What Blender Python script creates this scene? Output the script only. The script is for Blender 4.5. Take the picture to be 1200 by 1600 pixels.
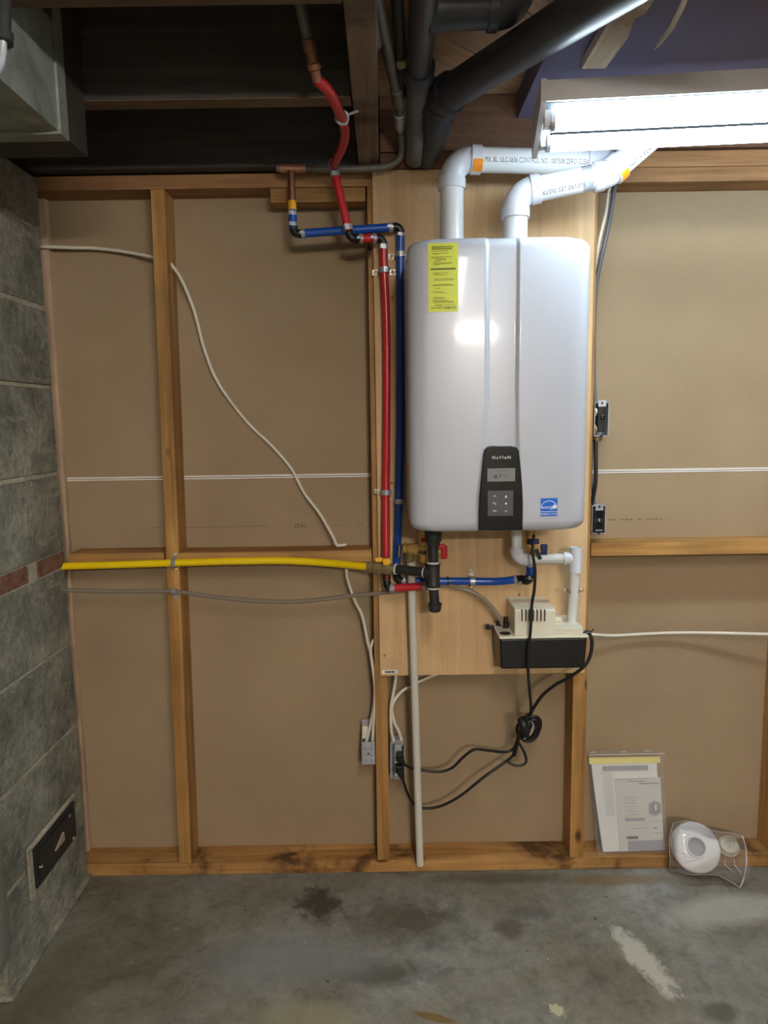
import bpy, bmesh, math, random
from mathutils import Vector, Matrix
random.seed(7)
for o in list(bpy.data.objects): bpy.data.objects.remove(o)
SC = bpy.context.scene
COL = SC.collection
V = Vector
PI = math.pi

# ------------------------------------------------------------------ camera
F = 1109.0; PITCH = math.radians(7.45); ROLL = 0.0147; DIST = 2.05; CAMH = 1.4017
FWD = V((0, math.cos(PITCH), -math.sin(PITCH)))
U0 = V((0, math.sin(PITCH), math.cos(PITCH))); R0 = V((1, 0, 0))
RR = R0*math.cos(ROLL) - U0*math.sin(ROLL); UU = U0*math.cos(ROLL) + R0*math.sin(ROLL)
CAM = V((0, -DIST, CAMH))
cd = bpy.data.cameras.new('camera'); cam = bpy.data.objects.new('camera', cd); COL.objects.link(cam)
cd.sensor_fit = 'VERTICAL'; cd.sensor_height = 36.0; cd.lens = 36.0*F/1600.0
cd.clip_start = 0.02
M4 = Matrix(((RR.x, UU.x, -FWD.x, CAM.x), (RR.y, UU.y, -FWD.y, CAM.y), (RR.z, UU.z, -FWD.z, CAM.z), (0, 0, 0, 1)))
cam.matrix_world = M4
SC.camera = cam
# ------------------------------------------------------------------ world, exposure
w = bpy.data.worlds.new('world'); SC.world = w; w.use_nodes = True
w.node_tree.nodes['Background'].inputs[0].default_value = (0.8, 0.85, 1.0, 1)
w.node_tree.nodes['Background'].inputs[1].default_value = 0.02
vs = SC.view_settings
vs.view_transform = 'Standard'; vs.look = 'None'; vs.exposure = 1.45; vs.gamma = 1.0; vs.use_curve_mapping = False
TUBE_NEAR = 15.5     # glow of the two tubes over the heater
TUBE_ROOM = 175.0     # glow of the tubes in the room behind
TUBE_OVER = 64.0      # glow of the strip light hung over the viewer

def ray(px, py): return RR*((px-600)/F) - UU*((py-800)/F) + FWD
def P(px, py, Y=0.0):
    d = ray(px, py); return CAM + d*((Y+DIST)/d.y)
def PZ(px, py, Z):
    d = ray(px, py); return CAM + d*((Z-CAMH)/d.z)
def PX(px, py, X):
    d = ray(px, py); return CAM + d*(X/d.x)

# ------------------------------------------------------------------ materials
def lin(c): c = c/255.0; return c/12.92 if c <= 0.04045 else ((c+0.055)/1.055)**2.4
def rgb(r, g, b): return (lin(r), lin(g), lin(b), 1.0)
def newmat(name):
    m = bpy.data.materials.new(name); m.use_nodes = True
    return m, m.node_tree.nodes, m.node_tree.links, m.node_tree.nodes['Principled BSDF']
def mixc(nd, lk, fac, a, b, blend='MIX'):
    n = nd.new('ShaderNodeMix'); n.data_type = 'RGBA'; n.blend_type = blend
    for s, v in ((0, fac), (6, a), (7, b)):
        if hasattr(v, 'links') or hasattr(v, 'is_linked'): lk.new(v, n.inputs[s])
        else: n.inputs[s].default_value = v
    return n.outputs[2]
def ramp(nd, lk, src, stops):
    n = nd.new('ShaderNodeValToRGB'); e = n.color_ramp.elements
    while len(e) < len(stops): e.new(0.5)
    for i, (p, c) in enumerate(stops):
        e[i].position = p; e[i].color = c if hasattr(c, '__len__') else (c, c, c, 1)
    lk.new(src, n.inputs[0]); return n.outputs[0]
def noise(nd, lk, vec, scale, detail=4, rough=0.55, dist=0.0):
    n = nd.new('ShaderNodeTexNoise'); n.inputs['Scale'].default_value = scale
    n.inputs['Detail'].default_value = detail; n.inputs['Roughness'].default_value = rough
    n.inputs['Distortion'].default_value = dist
    if vec is not None: lk.new(vec, n.inputs['Vector'])
    return n.outputs[0]
def mapping(nd, lk, vec, scale=(1, 1, 1), rot=(0, 0, 0), loc=(0, 0, 0)):
    n = nd.new('ShaderNodeMapping'); n.inputs['Scale'].default_value = scale
    n.inputs['Rotation'].default_value = rot; n.inputs['Location'].default_value = loc
    lk.new(vec, n.inputs['Vector']); return n.outputs[0]
def bumpn(nd, lk, b, h, strength, dist=0.002):
    n = nd.new('ShaderNodeBump'); n.inputs['Strength'].default_value = strength; n.inputs['Distance'].default_value = dist
    lk.new(h, n.inputs['Height']); lk.new(n.outputs[0], b.inputs['Normal'])
def objvec(nd, lk, rnd=True):
    t = nd.new('ShaderNodeTexCoord')
    if not rnd: return t.outputs['Object']
    oi = nd.new('ShaderNodeObjectInfo')
    mu = nd.new('ShaderNodeMath'); mu.operation = 'MULTIPLY'; mu.inputs[1].default_value = 17.0
    lk.new(oi.outputs['Random'], mu.inputs[0])
    ad = nd.new('ShaderNodeVectorMath'); ad.operation = 'ADD'
    lk.new(t.outputs['Object'], ad.inputs[0]); lk.new(mu.outputs[0], ad.inputs[1]); return ad.outputs[0]

def plain(name, c, rough=0.5, metal=0.0, var=0.08, vscale=14, bump=0.0, bscale=90, spec=0.5, coat=0.0):
    m, nd, lk, b = newmat(name)
    v = objvec(nd, lk)
    n = noise(nd, lk, v, vscale, 5)
    lo = tuple(x*(1-var) for x in c[:3])+(1,); hi = tuple(min(1, x*(1+var)) for x in c[:3])+(1,)
    lk.new(ramp(nd, lk, n, [(0.3, lo), (0.7, hi)]), b.inputs['Base Color'])
    b.inputs['Roughness'].default_value = rough; b.inputs['Metallic'].default_value = metal
    b.inputs['Specular IOR Level'].default_value = spec; b.inputs['Coat Weight'].default_value = coat
    if bump: bumpn(nd, lk, b, noise(nd, lk, v, bscale, 3), bump, 0.001)
    return m

def wood(name, c1, c2, axis='Z', knots=True, rough=0.6, dirt=None, dirt_amt=0.0, cross=26, blotch=0.36):
    m, nd, lk, b = newmat(name)
    v = objvec(nd, lk)
    a = {'X': 0, 'Y': 1, 'Z': 2}[axis]
    sc = [cross]*3; sc[a] = 1.3
    g = noise(nd, lk, mapping(nd, lk, v, sc), 1.0, 7, 0.6, 0.7)
    col = ramp(nd, lk, g, [(0.3, c1), (0.5, tuple(0.5*(x+y) for x, y in zip(c1, c2))), (0.68, c2)])
    sc2 = [cross*5]*3; sc2[a] = 4
    g2 = noise(nd, lk, mapping(nd, lk, v, sc2), 1.0, 4)
    col = mixc(nd, lk, 1.0, col, ramp(nd, lk, g2, [(0.35, 0.82), (0.6, 1.0)]), 'MULTIPLY')
    bl = noise(nd, lk, v, 3.1, 4)
    col = mixc(nd, lk, 1.0, col, ramp(nd, lk, bl, [(0.35, 1-blotch), (0.65, 1.0)]), 'MULTIPLY')
    if knots:
        sc3 = [9.0]*3; sc3[a] = 4.2
        vo = nd.new('ShaderNodeTexVoronoi'); vo.inputs['Scale'].default_value = 1.0
        lk.new(mapping(nd, lk, v, sc3), vo.inputs['Vector'])
        k = ramp(nd, lk, vo.outputs['Distance'], [(0.05, 1.0), (0.12, 0.0)])
        col = mixc(nd, lk, k, col, tuple(x*0.22 for x in c1[:3])+(1,))
    if dirt:
        dn = noise(nd, lk, v, 5.5, 6, 0.65, 0.5)
        col = mixc(nd, lk, ramp(nd, lk, dn, [(0.56-dirt_amt, 0.0), (0.66-dirt_amt*0.6, 0.92)]), col, dirt)
    lk.new(col, b.inputs['Base Color']); b.inputs['Roughness'].default_value = rough
    b.inputs['Specular IOR Level'].default_value = 0.3
    bumpn(nd, lk, b, g2, 0.25, 0.0012)
    return m

def emitter(name, c, s):
    m, nd, lk, b = newmat(name)
    b.inputs['Base Color'].default_value = (0.9, 0.9, 0.9, 1)
    b.inputs['Emission Color'].default_value = c; b.inputs['Emission Strength'].default_value = s
    return m
def clearfilm(name, tint=(0.96, 0.95, 0.95, 1), gloss=0.22, rough=0.12):
    m = bpy.data.materials.new(name); m.use_nodes = True; nd = m.node_tree.nodes; lk = m.node_tree.links
    nd.clear(); out = nd.new('ShaderNodeOutputMaterial')
    t = nd.new('ShaderNodeBsdfTransparent'); t.inputs[0].default_value = tint
    g = nd.new('ShaderNodeBsdfGlossy'); g.inputs['Roughness'].default_value = rough; g.inputs[0].default_value = (1, 1, 1, 1)
    tc = nd.new('ShaderNodeTexCoord')
    n = nd.new('ShaderNodeTexNoise'); n.inputs['Scale'].default_value = 28; n.inputs['Detail'].default_value = 2; n.inputs['Distortion'].default_value = 1.4
    lk.new(tc.outputs['Object'], n.inputs['Vector'])
    bp = nd.new('ShaderNodeBump'); bp.inputs['Strength'].default_value = 0.5; bp.inputs['Distance'].default_value = 0.004
    lk.new(n.outputs[0], bp.inputs['Height']); lk.new(bp.outputs[0], g.inputs['Normal'])
    fr = nd.new('ShaderNodeFresnel'); fr.inputs[0].default_value = 1.45; lk.new(bp.outputs[0], fr.inputs['Normal'])
    ad = nd.new('ShaderNodeMath'); ad.operation = 'ADD'; ad.inputs[1].default_value = gloss*0.22; ad.use_clamp = True
    lk.new(fr.outputs[0], ad.inputs[0])
    df = nd.new('ShaderNodeBsdfDiffuse'); df.inputs[0].default_value = (0.85, 0.82, 0.82, 1)
    m0 = nd.new('ShaderNodeMixShader'); m0.inputs[0].default_value = 0.09; lk.new(t.outputs[0], m0.inputs[1]); lk.new(df.outputs[0], m0.inputs[2])
    mx = nd.new('ShaderNodeMixShader'); lk.new(ad.outputs[0], mx.inputs[0]); lk.new(m0.outputs[0], mx.inputs[1]); lk.new(g.outputs[0], mx.inputs[2])
    lk.new(mx.outputs[0], out.inputs[0]); return m

W_STUD = [wood('stud_wood_'+a.lower(), rgb(154, 106, 52), rgb(204, 156, 92), a) for a in 'XYZ']
W_STUDX, W_STUDY, W_STUDZ = W_STUD
W_PLATE = wood('plate_wood', rgb(158, 108, 54), rgb(206, 158, 96), 'X', dirt=rgb(70, 44, 24), dirt_amt=0.045)
W_TOP = wood('top_plate_wood', rgb(150, 102, 62), rgb(192, 144, 96), 'X')
W_PALE = wood('pale_stud_wood', rgb(196, 166, 136), rgb(222, 192, 160), 'Z')
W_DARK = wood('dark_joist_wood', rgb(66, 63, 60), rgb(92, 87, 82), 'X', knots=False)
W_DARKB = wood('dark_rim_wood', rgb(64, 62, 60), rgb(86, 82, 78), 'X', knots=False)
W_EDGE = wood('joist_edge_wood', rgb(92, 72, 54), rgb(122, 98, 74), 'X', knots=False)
W_TRIM = wood('trimmer_wood', rgb(104, 84, 66), rgb(142, 118, 94), 'Y', dirt=rgb(62, 52, 44), dirt_amt=0.03)
W_RIM = wood('rim_board_wood', rgb(112, 78, 58), rgb(152, 112, 86), 'X', dirt=rgb(44, 32, 28), dirt_amt=0.0)
W_SUB = wood('subfloor_wood', rgb(206, 160, 120), rgb(230, 190, 150), 'X', cross=14)
W_LATH = wood('lath_wood', rgb(206, 182, 146), rgb(240, 224, 196), 'Y', knots=False, dirt=rgb(168, 140, 104), dirt_amt=-0.02)
W_SHEET = plain('dark_ceiling_board_paint', rgb(108, 104, 132), 0.75, var=0.15, vscale=3)

def drywall_mat():
    m, nd, lk, b = newmat('drywall_paper')
    v = objvec(nd, lk, False)
    n1 = noise(nd, lk, v, 2.2, 5); n2 = noise(nd, lk, v, 160, 3)
    col = ramp(nd, lk, n1, [(0.3, rgb(150, 128, 100)), (0.7, rgb(164, 142, 112))])
    col = mixc(nd, lk, 1.0, col, ramp(nd, lk, n2, [(0.3, 0.93), (0.7, 1.0)]), 'MULTIPLY')
    lk.new(col, b.inputs['Base Color']); b.inputs['Roughness'].default_value = 0.8; b.inputs['Specular IOR Level'].default_value = 0.25
    bumpn(nd, lk, b, n2, 0.1, 0.0006); return m
DRYWALL = drywall_mat()
def ply_mat():
    m, nd, lk, b = newmat('plywood_veneer')
    v = objvec(nd, lk, False)
    g = noise(nd, lk, mapping(nd, lk, v, (13, 13, 0.9)), 1.0, 7, 0.6, 1.2)
    col = ramp(nd, lk, g, [(0.3, rgb(196, 158, 112)), (0.5, rgb(208, 172, 126)), (0.7, rgb(219, 186, 142))])
    g2 = noise(nd, lk, mapping(nd, lk, v, (190, 190, 7)), 1.0, 3)
    col = mixc(nd, lk, 1.0, col, ramp(nd, lk, g2, [(0.3, 0.93), (0.65, 1.0)]), 'MULTIPLY')
    bl = noise(nd, lk, v, 6, 4, 0.6, 1.0)
    col = mixc(nd, lk, 1.0, col, ramp(nd, lk, bl, [(0.35, 0.9), (0.6, 1.0)]), 'MULTIPLY')
    vo = nd.new('ShaderNodeTexVoronoi'); vo.inputs['Scale'].default_value = 1.0
    lk.new(mapping(nd, lk, v, (6, 6, 4)), vo.inputs['Vector'])
    col = mixc(nd, lk, ramp(nd, lk, vo.outputs['Distance'], [(0.03, 0.9), (0.055, 0.0)]), col, rgb(92, 60, 36))
    lk.new(col, b.inputs['Base Color']); b.inputs['Roughness'].default_value = 0.55; b.inputs['Specular IOR Level'].default_value = 0.3
    return m
PLY = ply_mat()

def concrete_mat(name, lo, hi, speck, scale=3.0, smear=None, bump=0.9, bdist=0.006):
    m, nd, lk, b = newmat(name)
    v = objvec(nd, lk)
    n1 = noise(nd, lk, v, scale*2.2, 8, 0.68, 0.4); n2 = noise(nd, lk, v, 45, 5, 0.7); n3 = noise(nd, lk, v, 140, 3)
    col = ramp(nd, lk, n1, [(0.34, lo), (0.66, hi)])
    if smear:
        ns = noise(nd, lk, mapping(nd, lk, v, (5, 5, 11)), 1.0, 7, 0.72, 0.8)
        col = mixc(nd, lk, ramp(nd, lk, ns, [(0.54, 0.0), (0.63, 0.75)]), col, smear)
    pit = noise(nd, lk, v, 22, 6, 0.75)
    col = mixc(nd, lk, 1.0, col, ramp(nd, lk, pit, [(0.30, 0.55), (0.42, 1.0)]), 'MULTIPLY')
    col = mixc(nd, lk, 1.0, col, ramp(nd, lk, n2, [(0.3, 0.66), (0.6, 1.0)]), 'MULTIPLY')
    col = mixc(nd, lk, ramp(nd, lk, n3, [(0.66, 0.0), (0.72, 0.6)]), col, speck)
    lk.new(col, b.inputs['Base Color']); b.inputs['Roughness'].default_value = 0.85; b.inputs['Specular IOR Level'].default_value = 0.2
    ad = nd.new('ShaderNodeMath'); ad.operation = 'ADD'; lk.new(n2, ad.inputs[0]); lk.new(pit, ad.inputs[1])
    bumpn(nd, lk, b, ad.outputs[0], bump, bdist)
    return m
BLOCK = concrete_mat('concrete_block', rgb(108, 107, 94), rgb(164, 161, 145), rgb(196, 194, 180), 3.0, rgb(172, 166, 148), 1.0, 0.010)
MORTAR = concrete_mat('mortar', rgb(160, 152, 132), rgb(192, 184, 162), rgb(200, 196, 180))
BRICK = concrete_mat('red_brick_face', rgb(112, 72, 56), rgb(142, 108, 90), rgb(150, 134, 114), 6, rgb(150, 140, 120))
WALLP = concrete_mat('painted_concrete', rgb(128, 126, 118), rgb(150, 148, 140), rgb(160, 158, 150))

def floor_mat():
    m, nd, lk, b = newmat('stained_concrete_floor')
    g = nd.new('ShaderNodeNewGeometry'); pos = g.outputs['Position']
    n1 = noise(nd, lk, pos, 1.9, 7, 0.6, 0.5); n2 = noise(nd, lk, pos, 60, 4, 0.7); n3 = noise(nd, lk, pos, 9, 6, 0.7, 0.8)
    col = ramp(nd, lk, n1, [(0.32, rgb(104, 98, 80)), (0.5, rgb(130, 126, 112)), (0.68, rgb(148, 147, 140))])
    col = mixc(nd, lk, 1.0, col, ramp(nd, lk, n2, [(0.3, 0.86), (0.62, 1.0)]), 'MULTIPLY')
    col = mixc(nd, lk, 1.0, col, ramp(nd, lk, n3, [(0.32, 0.70), (0.58, 1.0)]), 'MULTIPLY')
    fg = noise(nd, lk, pos, 24, 8, 0.75, 0.4)
    col = mixc(nd, lk, 1.0, col, ramp(nd, lk, fg, [(0.34, 0.72), (0.52, 1.0)]), 'MULTIPLY')
    col = mixc(nd, lk, ramp(nd, lk, fg, [(0.60, 0.0), (0.72, 0.45)]), col, rgb(172, 168, 152))
    def stain(col, cx, cy, sx, sy, rot, color, amt, edge=0.5, ns=7.0, nstr=1.1):
        vv = mapping(nd, lk, pos, (1, 1, 0), (0, 0, 0), (-cx, -cy, 0))
        vv = mapping(nd, lk, vv, (1/sx, 1/sy, 0), (0, 0, 0))
        if rot:
            vv = mapping(nd, lk, mapping(nd, lk, pos, (1, 1, 0), (0, 0, 0), (-cx, -cy, 0)), (1, 1, 0), (0, 0, -rot))
            vv = mapping(nd, lk, vv, (1/sx, 1/sy, 0))
        ln = nd.new('ShaderNodeVectorMath'); ln.operation = 'LENGTH'; lk.new(vv, ln.inputs[0])
        nn = noise(nd, lk, pos, ns, 6, 0.7, 0.6)
        ma = nd.new('ShaderNodeMath'); ma.operation = 'MULTIPLY_ADD'; ma.inputs[1].default_value = nstr; 
        lk.new(nn, ma.inputs[0]); lk.new(ln.outputs['Value'], ma.inputs[2])
        k = ramp(nd, lk, ma.outputs[0], [(0.0, 0.0), (1.0, 0.0)])
        rn = nd.new('ShaderNodeMapRange'); rn.inputs[1].default_value = 0.5*nstr+1.0+edge*0.3; rn.inputs[2].default_value = 0.5*nstr+1.0-edge*0.7
        rn.inputs[3].default_value = 0.0; rn.inputs[4].default_value = amt
        lk.new(ma.outputs[0], rn.inputs[0])
        return mixc(nd, lk, rn.outputs[0], col, color)
    dk = rgb(66, 60, 48)
    p = PZ(640, 1440, 0); col = stain(col, p.x, p.y, 0.16, 0.10, 0, rgb(78, 72, 58), 0.85, 1.0, 16, 2.6)
    p = PZ(600, 1520, 0); col = stain(col, p.x, p.y, 0.13, 0.05, 0, rgb(76, 73, 62), 0.8, 0.9, 18, 2.2)
    p = PZ(500, 1410, 0); col = stain(col, p.x, p.y, 0.07, 0.07, 0, dk, 0.95, 0.7, 24, 3.2)
    p = PZ(780, 1372, 0); col = stain(col, p.x, p.y, 0.22, 0.03, 0, rgb(84, 78, 64), 0.8, 0.7, 12, 1.0)
    p = PZ(830, 1425, 0); col = stain(col, p.x, p.y, 0.07, 0.03, 0, rgb(86, 82, 76), 0.7, 0.7, 20, 2.0)
    p = PZ(795, 1450, 0); col = stain(col, p.x, p.y, 0.05, 0.04, 0, rgb(82, 70, 54), 0.7, 0.6, 14, 1.4)
    p = PZ(960, 1375, 0); col = stain(col, p.x, p.y, 0.16, 0.03, 0, rgb(112, 90, 54), 0.7, 0.6, 12, 1.2)
    p = PZ(1125, 1582, 0); col = stain(col, p.x, p.y, 0.05, 0.03, 0, rgb(78, 74, 66), 0.7, 0.5, 12, 1.1)
    p = PZ(1140, 1420, 0); col = stain(col, p.x, p.y, 0.20, 0.07, 0.2, rgb(186, 184, 172), 0.55, 0.6, 6, 1.2)
    p = PZ(1005, 1500, 0); col = stain(col, p.x, p.y, 0.035, 0.13, 0.25, rgb(182, 180, 166), 0.85, 0.5, 30, 2.2)
    p = PZ(870, 1578, 0); col = stain(col, p.x, p.y, 0.016, 0.022, 0.4, rgb(190, 184, 150), 0.8, 0.3, 70, 3.2)
    p = PZ(680, 1590, 0); col = stain(col, p.x, p.y, 0.05, 0.012, -0.3, rgb(112, 86, 30), 0.8, 0.3, 18, 0.9)
    p = PZ(450, 1500, 0); col = stain(col, p.x, p.y, 0.25, 0.09, 0, rgb(120, 122, 122), 0.6, 0.9, 5, 1.0)
    p = PZ(480, 1590, 0); col = stain(col, p.x, p.y, 0.14, 0.05, 0, rgb(140, 134, 106), 0.6, 0.6, 16, 1.4)
    p = PZ(60, 1580, 0); col = stain(col, p.x, p.y, 0.1, 0.3, 0, rgb(86, 82, 60), 0.6, 0.9, 7, 1.0)
    sp = noise(nd, lk, pos, 34, 2, 0.5)
    col = mixc(nd, lk, ramp(nd, lk, sp, [(0.73, 0.0), (0.76, 0.85)]), col, rgb(44, 40, 34))
    sp2 = noise(nd, lk, mapping(nd, lk, pos, (1, 1, 1), (0, 0, 0), (7, 3, 1)), 50, 2, 0.5)
    col = mixc(nd, lk, ramp(nd, lk, sp2, [(0.755, 0.0), (0.775, 0.8)]), col, rgb(176, 172, 158))
    lk.new(col, b.inputs['Base Color'])
    lk.new(ramp(nd, lk, n3, [(0.3, 0.5), (0.7, 0.75)]), b.inputs['Roughness'])
    b.inputs['Specular IOR Level'].default_value = 0.3
    bumpn(nd, lk, b, n2, 0.25, 0.003)
    return m
FLOOR = floor_mat()

WHITE_SHELL = plain('white_enamel', rgb(180, 182, 189), 0.3, var=0.01, bump=0.08, bscale=420, coat=0.22)
WHITE_SHELL.node_tree.nodes['Principled BSDF'].inputs['Coat Roughness'].default_value = 0.09
WHITE_PVC = plain('white_pvc', rgb(222, 223, 222), 0.3, var=0.02)
WHITE_FIT = plain('white_pvc_fitting', rgb(214, 216, 222), 0.25, var=0.02)
WHITE_CPVC = plain('cream_cpvc', rgb(206, 202, 190), 0.35, var=0.03)
WHITE_PAINT = plain('white_fixture_enamel', rgb(206, 202, 202), 0.35, var=0.03)
BLACK_GLOSS = plain('black_gloss_plastic', rgb(18, 18, 22), 0.12, var=0.05, coat=0.4)
BLACK_PLASTIC = plain('black_plastic', rgb(20, 20, 21), 0.4, var=0.1)
BLACK_RUBBER = plain('black_rubber_cord', rgb(22, 21, 21), 0.45, var=0.1)
DARKGREY = plain('dark_grey_keypad', rgb(62, 62, 66), 0.4, var=0.05)
LCD = plain('grey_lcd_glass', rgb(122, 122, 120), 0.2, var=0.04)
INK = plain('black_ink', rgb(40, 40, 42), 0.6, var=0.05)
INK_GREY = plain('grey_ink', rgb(120, 118, 118), 0.6, var=0.05)
INK_FAINT = plain('faint_brown_ink', rgb(118, 100, 80), 0.8, var=0.1)
INK_DARKB = plain('dark_brown_ink', rgb(72, 60, 46), 0.8, var=0.1)
INK_WHITE = plain('white_ink', rgb(226, 226, 226), 0.4, var=0.02)
INK_OLIVE = plain('olive_ink', rgb(138, 142, 30), 0.6, var=0.1)
INK_OLIVED = plain('dark_olive_ink', rgb(84, 86, 24), 0.6, var=0.1)
LABEL_YEL = plain('yellow_green_label', rgb(206, 212, 38), 0.45, var=0.03)
LABEL_BLUE = plain('blue_sticker', rgb(10, 98, 196), 0.35, var=0.03)
LABEL_ORANGE = plain('orange_sticker', rgb(246, 150, 30), 0.4, var=0.05)
PAPER = plain('white_paper', rgb(226, 226, 220), 0.7, var=0.02)
PAPER2 = plain('grey_paper', rgb(206, 204, 196), 0.7, var=0.02)
PAPER_GREY = plain('grey_printed_block', rgb(158, 158, 162), 0.6, var=0.03)
PAPER_YEL = plain('yellow_paper', rgb(236, 222, 130), 0.7, var=0.03)
RED_PEX = plain('red_pex', rgb(186, 36, 42), 0.3, var=0.05)
BLUE_PEX = plain('blue_pex', rgb(20, 76, 166), 0.3, var=0.05)
YELLOW_CSST = plain('yellow_gas_tube_jacket', rgb(244, 208, 10), 0.35, var=0.03)
YELLOW_H = plain('yellow_valve_handle', rgb(238, 176, 20), 0.4, var=0.05)
RED_H = plain('red_valve_handle', rgb(186, 16, 34), 0.35, var=0.05)
BLUE_H = plain('navy_valve_handle', rgb(22, 34, 96), 0.35, var=0.05)
STEEL = plain('zinc_steel', rgb(172, 174, 178), 0.35, metal=0.5, var=0.15, vscale=40)
GALV = plain('galvanised_box_steel', rgb(186, 188, 192), 0.4, metal=0.4, var=0.15, vscale=30)
def duct_mat():
    m, nd, lk, b = newmat('galvanised_duct_steel'); v = objvec(nd, lk)
    n1 = noise(nd, lk, mapping(nd, lk, v, (9, 9, 5)), 1.0, 6, 0.65, 1.6)
    lk.new(ramp(nd, lk, n1, [(0.3, rgb(112, 116, 106)), (0.7, rgb(160, 164, 154))]), b.inputs['Base Color'])
    b.inputs['Metallic'].default_value = 0.45; b.inputs['Roughness'].default_value = 0.5; return m
DUCT = duct_mat()
DUCT_D = plain('shaded_duct_steel', rgb(52, 48, 42), 0.7, metal=0.2, var=0.2)  # shade of the far duct section put into the colour; also on seam tape
BRASS = plain('brass', rgb(214, 178, 104), 0.35, metal=0.35, var=0.15, vscale=40)
BRASS_OLD = plain('dull_brass_fitting', rgb(134, 118, 80), 0.45, metal=0.3, var=0.2, vscale=60)
COPPER = plain('tarnished_copper', rgb(140, 92, 70), 0.45, metal=0.7, var=0.35, vscale=50)
COPPER_S = plain('soldered_copper', rgb(186, 140, 118), 0.35, metal=0.75, var=0.3, vscale=60)
PIPE_GREY = plain('grey_oxidised_pipe', rgb(116, 112, 102), 0.5, metal=0.4, var=0.25, vscale=25)
IRON = plain('black_iron_pipe', rgb(48, 49, 46), 0.55, metal=0.3, var=0.2, vscale=40, bump=0.15)
ABS = plain('black_abs_pipe', rgb(58, 59, 64), 0.42, var=0.2, vscale=9)
ABS_D = plain('dusty_black_abs_pipe', rgb(96, 92, 88), 0.6, var=0.35, vscale=12)
CREAM_ABS = plain('cream_pump_plastic', rgb(216, 210, 188), 0.4, var=0.02)
NM_WHITE = plain('white_cable_jacket', rgb(218, 210, 192), 0.5, var=0.05)
NM_GREY = plain('grey_cable_jacket', rgb(92, 92, 98), 0.5, var=0.1)
TAPE_W = plain('white_drywall_edge', rgb(222, 214, 204), 0.6, var=0.04)
CAST = plain('black_cast_iron', rgb(42, 41, 38), 0.6, metal=0.3, var=0.2, vscale=30, bump=0.2)
TANK_G = plain('grey_tank_enamel', rgb(118, 118, 112), 0.4, var=0.08)
RUST = plain('rust_chip', rgb(150, 110, 74), 0.8, var=0.2)
CLEAR = clearfilm('clear_poly_film')
CLEAR_STRIP = plain('milky_zip_strip', rgb(196, 184, 176), 0.3, var=0.03)
def vinyl():
    m, nd, lk, b = newmat('clear_vinyl_tube')
    b.inputs['Base Color'].default_value = rgb(150, 138, 124); b.inputs['Roughness'].default_value = 0.12
    b.inputs['Alpha'].default_value = 0.62; b.inputs['Specular IOR Level'].default_value = 0.8
    return m
VINYL = vinyl()
GLOW_NEAR = emitter('cool_white_tube', (0.72, 0.88, 1.0, 1), TUBE_NEAR)
GLOW_OVER = emitter('neutral_white_tube', (1.0, 0.97, 0.93, 1), TUBE_OVER)
GLOW_ROOM = emitter('warm_white_tube', (1.0, 0.91, 0.80, 1), TUBE_ROOM)

# ------------------------------------------------------------------ mesh builder
def frame(d):
    d = d.normalized(); a = V((0, 0, 1)) if abs(d.z) < 0.9 else V((1, 0, 0))
    n = d.cross(a).normalized(); return n, d.cross(n).normalized()
def catmull(pts, sub=8):
    pts = [V(p) for p in pts]; out = []
    n = len(pts)
    for i in range(n-1):
        p0 = pts[i-1] if i else pts[0]*2-pts[1]; p1 = pts[i]; p2 = pts[i+1]; p3 = pts[i+2] if i+2 < n else pts[-1]*2-pts[-2]
        for k in range(sub):
            t = k/sub
            out.append(0.5*((2*p1)+(p2-p0)*t+(2*p0-5*p1+4*p2-p3)*t*t+(3*p1-p0-3*p2+p3)*t**3))
    out.append(pts[-1]); return out
def arcpath(p0, c, p1, R, n=8):
    a = (V(p0)-V(c)).normalized(); b = (V(p1)-V(c)).normalized()
    ang = a.angle(b); h = R/math.tan(ang/2) if ang < PI-0.01 else R
    s = V(c)+a*h; e = V(c)+b*h
    bis = (a+b).normalized(); o = V(c)+bis*(R/math.sin(ang/2))
    u = (s-o); v = (e-o); tot = u.angle(v); ax = u.cross(v).normalized()
    return [o+Matrix.Rotation(tot*k/n, 3, ax) @ u for k in range(n+1)]

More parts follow.
